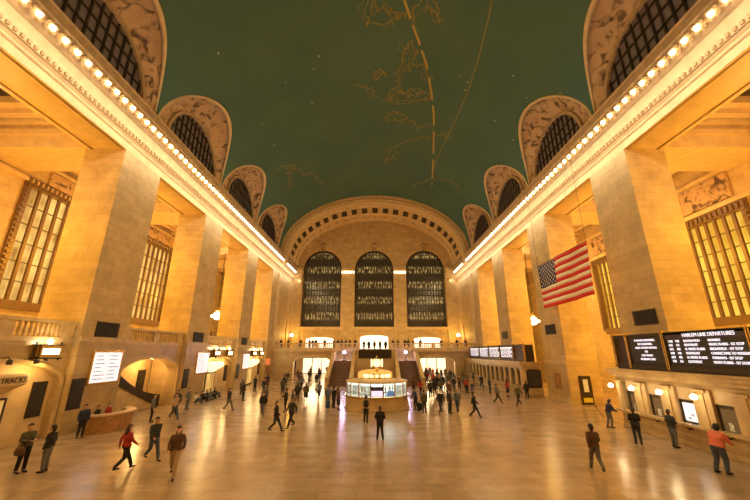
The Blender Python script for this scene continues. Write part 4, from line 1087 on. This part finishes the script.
# rz 0 faces the camera, 180 faces away, 90 faces right (+X), -90 faces left
NEAR = [
 ('hands', -14.31, 15.53, 75, 'olive', 'black', 'brown', 0, 'person in dark jacket with a shoulder bag at the left edge, facing another in black'),
 ('stand', -13.46, 15.64, -80, 'black', 'grey', 'black', 0, 'person in black coat and grey trousers standing at the lower left, facing left'),
 ('stand', -16.75, 21.3, 60, 'navy', 'black', 'black', 1, 'person in dark navy top leaning near the curved wooden desk'),
 ('walk_f', -10.34, 15.76, 150, 'red', 'black', 'brown', 0, 'person in red skirted coat walking away at lower left'),
 ('walk', -10.0, 17.08, 60, 'charcoal', 'jeans', 'black', 0, 'person in charcoal jacket striding right, just behind the person in red'),
 ('walk_f', -7.84, 14.97, 20, 'brown', 'tan', 'brown', 0, 'person in brown top and tan trousers walking at the lower left'),
 ('walk', -6.08, 22.77, 90, 'black', 'charcoal', 'black', 0, 'person in black walking right, left of centre and alone in front of the crowd'),
 ('walk', -5.4, 23.9, -30, 'charcoal', 'black', 'brown', 1, 'person in charcoal walking beside another in black, left of centre'),
 ('walk', -8.46, 27.7, 10, 'black', 'grey', 'black', 0, 'person in black jacket and grey trousers walking towards the camera, left of centre'),
 ('stand', -6.6, 29.3, 100, 'navy', 'black', 'brown', 0, 'person in navy standing left of centre, just behind the walkers'),
 ('hands', -7.3, 29.9, -60, 'black', 'charcoal', 'black', 1, 'person in black holding hands together, left of centre'),
 ('walk_f', -12.2, 30.5, 80, 'charcoal', 'slate', 'black', 0, 'person in charcoal walking right in front of the third left arch'),
 ('stand', -10.1, 33.5, 170, 'grey', 'black', 'fair', 0, 'person in grey top facing away near the third left arch'),
 ('stand', -7.7, 36.0, 180, 'charcoal', 'black', 'black', 0, 'person in charcoal standing before the left lobby arch, taller of two'),
 ('stand_f', -6.8, 35.8, 180, 'olive', 'black', 'brown', 0, 'person in olive coat standing before the left lobby arch, shorter of two'),
 ('walk', -5.7, 37.0, 175, 'slate', 'charcoal', 'brown', 0, 'person in slate coat walking away towards the left lobby arch'),
 ('stand', -4.3, 33.2, 200, 'slate', 'grey', 'brown', 0, 'person in slate jacket left of the information booth'),
 ('hands', -3.6, 31.9, 140, 'black', 'black', 'black', 0, 'person in black with a case left of the information booth'),
 ('stand_f', -3.1, 30.9, 110, 'brown', 'black', 'brown', 1, 'person in brown right beside the left side of the information booth'),
 ('hands', -0.62, 25.48, 165, 'tan', 'black', 'black', 0, 'person in tan shirt with dark backpack in front of the information booth'),
 ('back', 0.28, 20.82, 180, 'black', 'black', 'brown', 0, 'person in black suit standing alone in the middle of the floor, seen from behind'),
 ('lean', 3.35, 30.9, -70, 'navy', 'black', 'black', 0, 'person in navy leaning at the right side of the information booth'),
 ('stand', 3.95, 29.43, 180, 'olive', 'charcoal', 'black', 1, 'person in olive standing right of the information booth with legs apart'),
 ('walk', 5.2, 28.98, -40, 'black', 'charcoal', 'black', 0, 'person in black, left one of the close pair right of the booth'),
 ('stand', 5.95, 29.2, 40, 'charcoal', 'black', 'brown', 0, 'person in charcoal, right one of the close pair right of the booth'),
 ('walk', 6.62, 29.43, 160, 'slate', 'jeans', 'fair', 0, 'person in slate top and jeans walking away, right of the booth'),
 ('walk', 7.4, 27.3, 80, 'black', 'black', 'black', 0, 'person all in black striding right, nearest of the group right of the booth'),
 ('stand', 5.9, 38.5, 180, 'charcoal', 'black', 'black', 0, 'person in charcoal facing the right lobby arch'),
 ('walk', 7.6, 37.2, 0, 'brown', 'black', 'brown', 0, 'person in brown coming out of the right lobby arch'),
 ('walk', 6.8, 41.2, 180, 'black', 'charcoal', 'black', 1, 'person in black walking away towards the right lobby arch'),
 ('walk_f', 5.1, 40.5, 150, 'red', 'black', 'black', 0, 'person in dark red top right of the booth in the background'),
 ('stand', 4.6, 43.0, 180, 'brown', 'black', 'black', 0, 'person in brown at the foot of the right stair flight'),
 ('stand', 13.7, 43.12, 90, 'navy', 'black', 'black', 0, 'person in navy standing at the far ticket windows, rightmost there'),
 ('walk', 14.2, 48.0, 0, 'charcoal', 'black', 'brown', 0, 'person in charcoal walking along the far ticket windows'),
 ('stand', 14.4, 52.5, 90, 'black', 'grey', 'black', 1, 'person in black at the middle of the far ticket windows'),
 ('hands', 14.0, 57.5, 90, 'brown', 'black', 'black', 0, 'person in brown at the far end of the far ticket windows'),
 ('stand_f', 14.5, 39.6, 100, 'red', 'black', 'brown', 0, 'person in dark red top near the end of the far ticket office'),
 ('stand', 15.9, 38.0, 150, 'black', 'black', 'black', 0, 'person in black at the end face of the far ticket office'),
 ('stand', -15.6, 25.8, 120, 'grey', 'black', 'brown', 0, 'person in grey beside the far end of the curved wooden desk'),
 ('walk', -14.6, 26.8, 60, 'tan', 'jeans', 'black', 0, 'person in tan top walking past the curved wooden desk'),
 ('walk_f', -15.5, 28.6, 20, 'charcoal', 'black', 'black', 1, 'person in charcoal in front of the recess staircase, nearer of two'),
 ('stand', -16.0, 31.2, 80, 'slate', 'grey', 'brown', 0, 'person in slate in front of the recess staircase, farther of two'),
 ('stand', -13.2, 36.5, 100, 'black', 'black', 'black', 0, 'person in black standing well in front of the row of seated people'),
 ('walk', -12.6, 41.0, -20, 'charcoal', 'black', 'brown', 0, 'person in charcoal near the third left pier, walking towards the camera'),
 ('hands', -14.8, 44.5, 60, 'navy', 'black', 'black', 1, 'person in navy under the third pair of lantern boxes'),
 ('stand', -11.6, 46.0, 190, 'black', 'grey', 'black', 0, 'person in black, left of the crowd before the left lobby arch'),
 ('walk', 11.6, 34.5, 70, 'grey', 'charcoal', 'brown', 0, 'person in grey walking in front of the far ticket office'),
 ('walk_f', 13.0, 33.0, -60, 'olive', 'black', 'black', 0, 'person in olive walking left before the second right pier'),
 ('walk', 9.04, 15.64, 170, 'brown', 'grey', 'black', 1, 'person in brown jacket and grey trousers walking at the lower right, alone'),
 ('lean', 15.3, 24.0, 90, 'navy', 'grey', 'black', 1, 'person in navy bending at the far end of the near ticket counter'),
 ('hands', 13.91, 19.9, 160, 'black', 'charcoal', 'brown', 0, 'person in black coat with a dark bag, second in line at the near ticket windows'),
 ('hands', 15.35, 19.3, 100, 'charcoal', 'slate', 'brown', 0, 'person in dark jacket and slate trousers at the counter by the bright screen'),
 ('lean', 14.1, 15.5, 105, 'coral', 'jeans', 'black', 2, 'person in coral shirt and jeans leaning at the ticket counter, lower right'),
 ('lean', 15.0, 13.6, 90, 'black', 'black', 'black', 1, 'person in black at the ticket counter cut by the right edge'),
]
for p in NEAR:
    r = person(*p, h=random.uniform(.97, 1.03))
    if p[4] == 'coral': r.scale = (1.22, 1.15, 1.03)
random.seed(21)
sit_x = [(-17.3, 35.0), (-17.2, 36.0), (-17.3, 37.1), (-17.4, 38.2), (-17.5, 39.4)]
for i, (x, y) in enumerate(sit_x):
    person('sit', x + .1, y, 80, ['white', 'black', 'navy', 'grey', 'charcoal'][i], ['jeans', 'black', 'slate', 'black', 'jeans'][i], ['brown', 'black', 'fair', 'black', 'brown'][i], 0,
           'person in %s sitting on the floor at the second left pier, %s from the camera' % (['white', 'black', 'navy', 'grey', 'charcoal'][i], ['nearest', 'second', 'third', 'fourth', 'farthest'][i]), group='people sitting along the left wall')
# seated clerks' customers behind the desk
person('stand', -17.45, 23.2, 90, 'black', 'black', 'brown', 0, 'person in black behind the curved wooden desk, nearer of two', h=.8)
person('stand_f', -17.5, 24.2, 80, 'red', 'black', 'brown', 0, 'person in dark red behind the curved wooden desk, farther of two', h=.8)
# crowds at the lobby arches
names = ['charcoal', 'black', 'brown', 'navy', 'grey', 'olive', 'red', 'slate', 'tan']
k = 0
for (x0, x1, y0, y1, n, where) in ((-13.8, -8.7, 56, 78, 15, 'in the left lobby arch'), (8.2, 13.6, 56, 78, 16, 'in the right lobby arch'), (-15, -8.2, 40, 55, 10, 'in front of the left lobby arch'), (7.4, 12.5, 40, 55, 14, 'in front of the right lobby arch')):
    for i in range(n):
        x = x0 + (x1 - x0) * ((i * .618) % 1); y = y0 + (y1 - y0) * (i + .5) / n
        if abs(y - 63.4) < .9: y = 62.0
        c = names[k % 9]; k += 1
        person(random.choice(['stand', 'walk', 'walk_f', 'hands', 'stand_f', 'walk']), x, y, random.choice([0, 180, 20, -20, 160, 200]), c, random.choice(['black', 'charcoal', 'jeans']), random.choice(['black', 'brown']), random.choice([0, 0, 1]),
               'person in %s clothes among the distant crowd %s' % (c, where), h=random.uniform(.95, 1.04), group='distant crowd %s' % where)
# people leaning on the far balcony
bx_ = [-17.2, -15.9, -13.6, -12.0, -11.4, -10.8, -9.2, -7.5, -6.8, -6.1, -5.3, -4.6, -3.6, -2.0, -1.1, -.1, .9, 1.9, 3.3, 4.2, 5.5, 6.1, 7.0, 8.3, 12.1, 15.0, 16.6]
for i, x in enumerate(bx_):
    mid = abs(x) < 2.5
    person(['stand', 'hands', 'stand_f'][i % 3], x, (YB + .75) if not mid else YB - .25, [0, 180, 30, -30][i % 4], ['black', 'charcoal', 'navy', 'brown'][i % 4], 'black', 'black', i % 2,
           'person in dark clothes standing %s' % ('at the head of the central stair against the bright opening' if mid else 'at the balustrade of the far balcony, %s of the stair' % ('left' if x < 0 else 'right')),
           group='people on the far balcony' if not mid else 'people at the head of the stair', z=5.2 if not mid else 4.9)
# clerks in the booth
for i, (dx, dy, c) in enumerate(((-.9, -.9, 'white'), (.9, -.8, 'blue'))):
    person('stand', bx + dx, by + dy, 0, c, 'black', 'black', i, 'clerk in %s shirt inside the information booth' % c, group='clerks in the booth')
# people on the left balcony
for i, (y, c) in enumerate(((41.2, 'black'), (42.3, 'brown'))):
    person('hands', -19.5, y, 90, c, 'black', 'black', 0, 'person in %s behind the balustrade of the left balcony' % c, group='people on the left balcony', z=5.2)

# things people carry
def bag(name, loc, sx, sy, sz, m, label, strap=True, cat='bag', rz=0):
    r = empty(name, loc, radians(rz))
    b = MB(); n = 12
    b.rings([[(sx * f * cos(2*pi*k/n), sy * f * sin(2*pi*k/n), z) for k in range(n)] for f, z in ((.6, -sz), (.95, -sz*.8), (1, 0), (.9, sz*.7), (.5, sz))])
    b.build('pouch', CM[m], r, smooth=True)
    if strap: MB().tube([(-sx*.6, 0, sz*.8), (-sx*.5, 0, sz+.12), (0, 0, sz+.2), (sx*.5, 0, sz+.12), (sx*.6, 0, sz*.8)], .012).build('strap', CM['black'], r)
    return tag(r, label, cat)
bag('shoulder_bag', (-14.2, 15.2, .85), .22, .11, .16, 'brown', 'dark brown shoulder bag of the person at the left edge')
bag('backpack', (-.62, 25.23, 1.25), .17, .11, .23, 'black', 'dark backpack worn by the person in tan before the booth', cat='backpack')
bag('shoulder_bag', (13.72, 19.62, .95), .2, .1, .15, 'black', 'black bag at the hip of the person facing the ticket windows')
bag('suitcase', (-4.1, 31.8, .33), .2, .12, .32, 'blue', 'small blue suitcase on the floor left of the booth', cat='suitcase')
bag('suitcase', (3.7, 30.4, .33), .2, .12, .32, 'black', 'small black suitcase on the floor right of the booth', cat='suitcase')
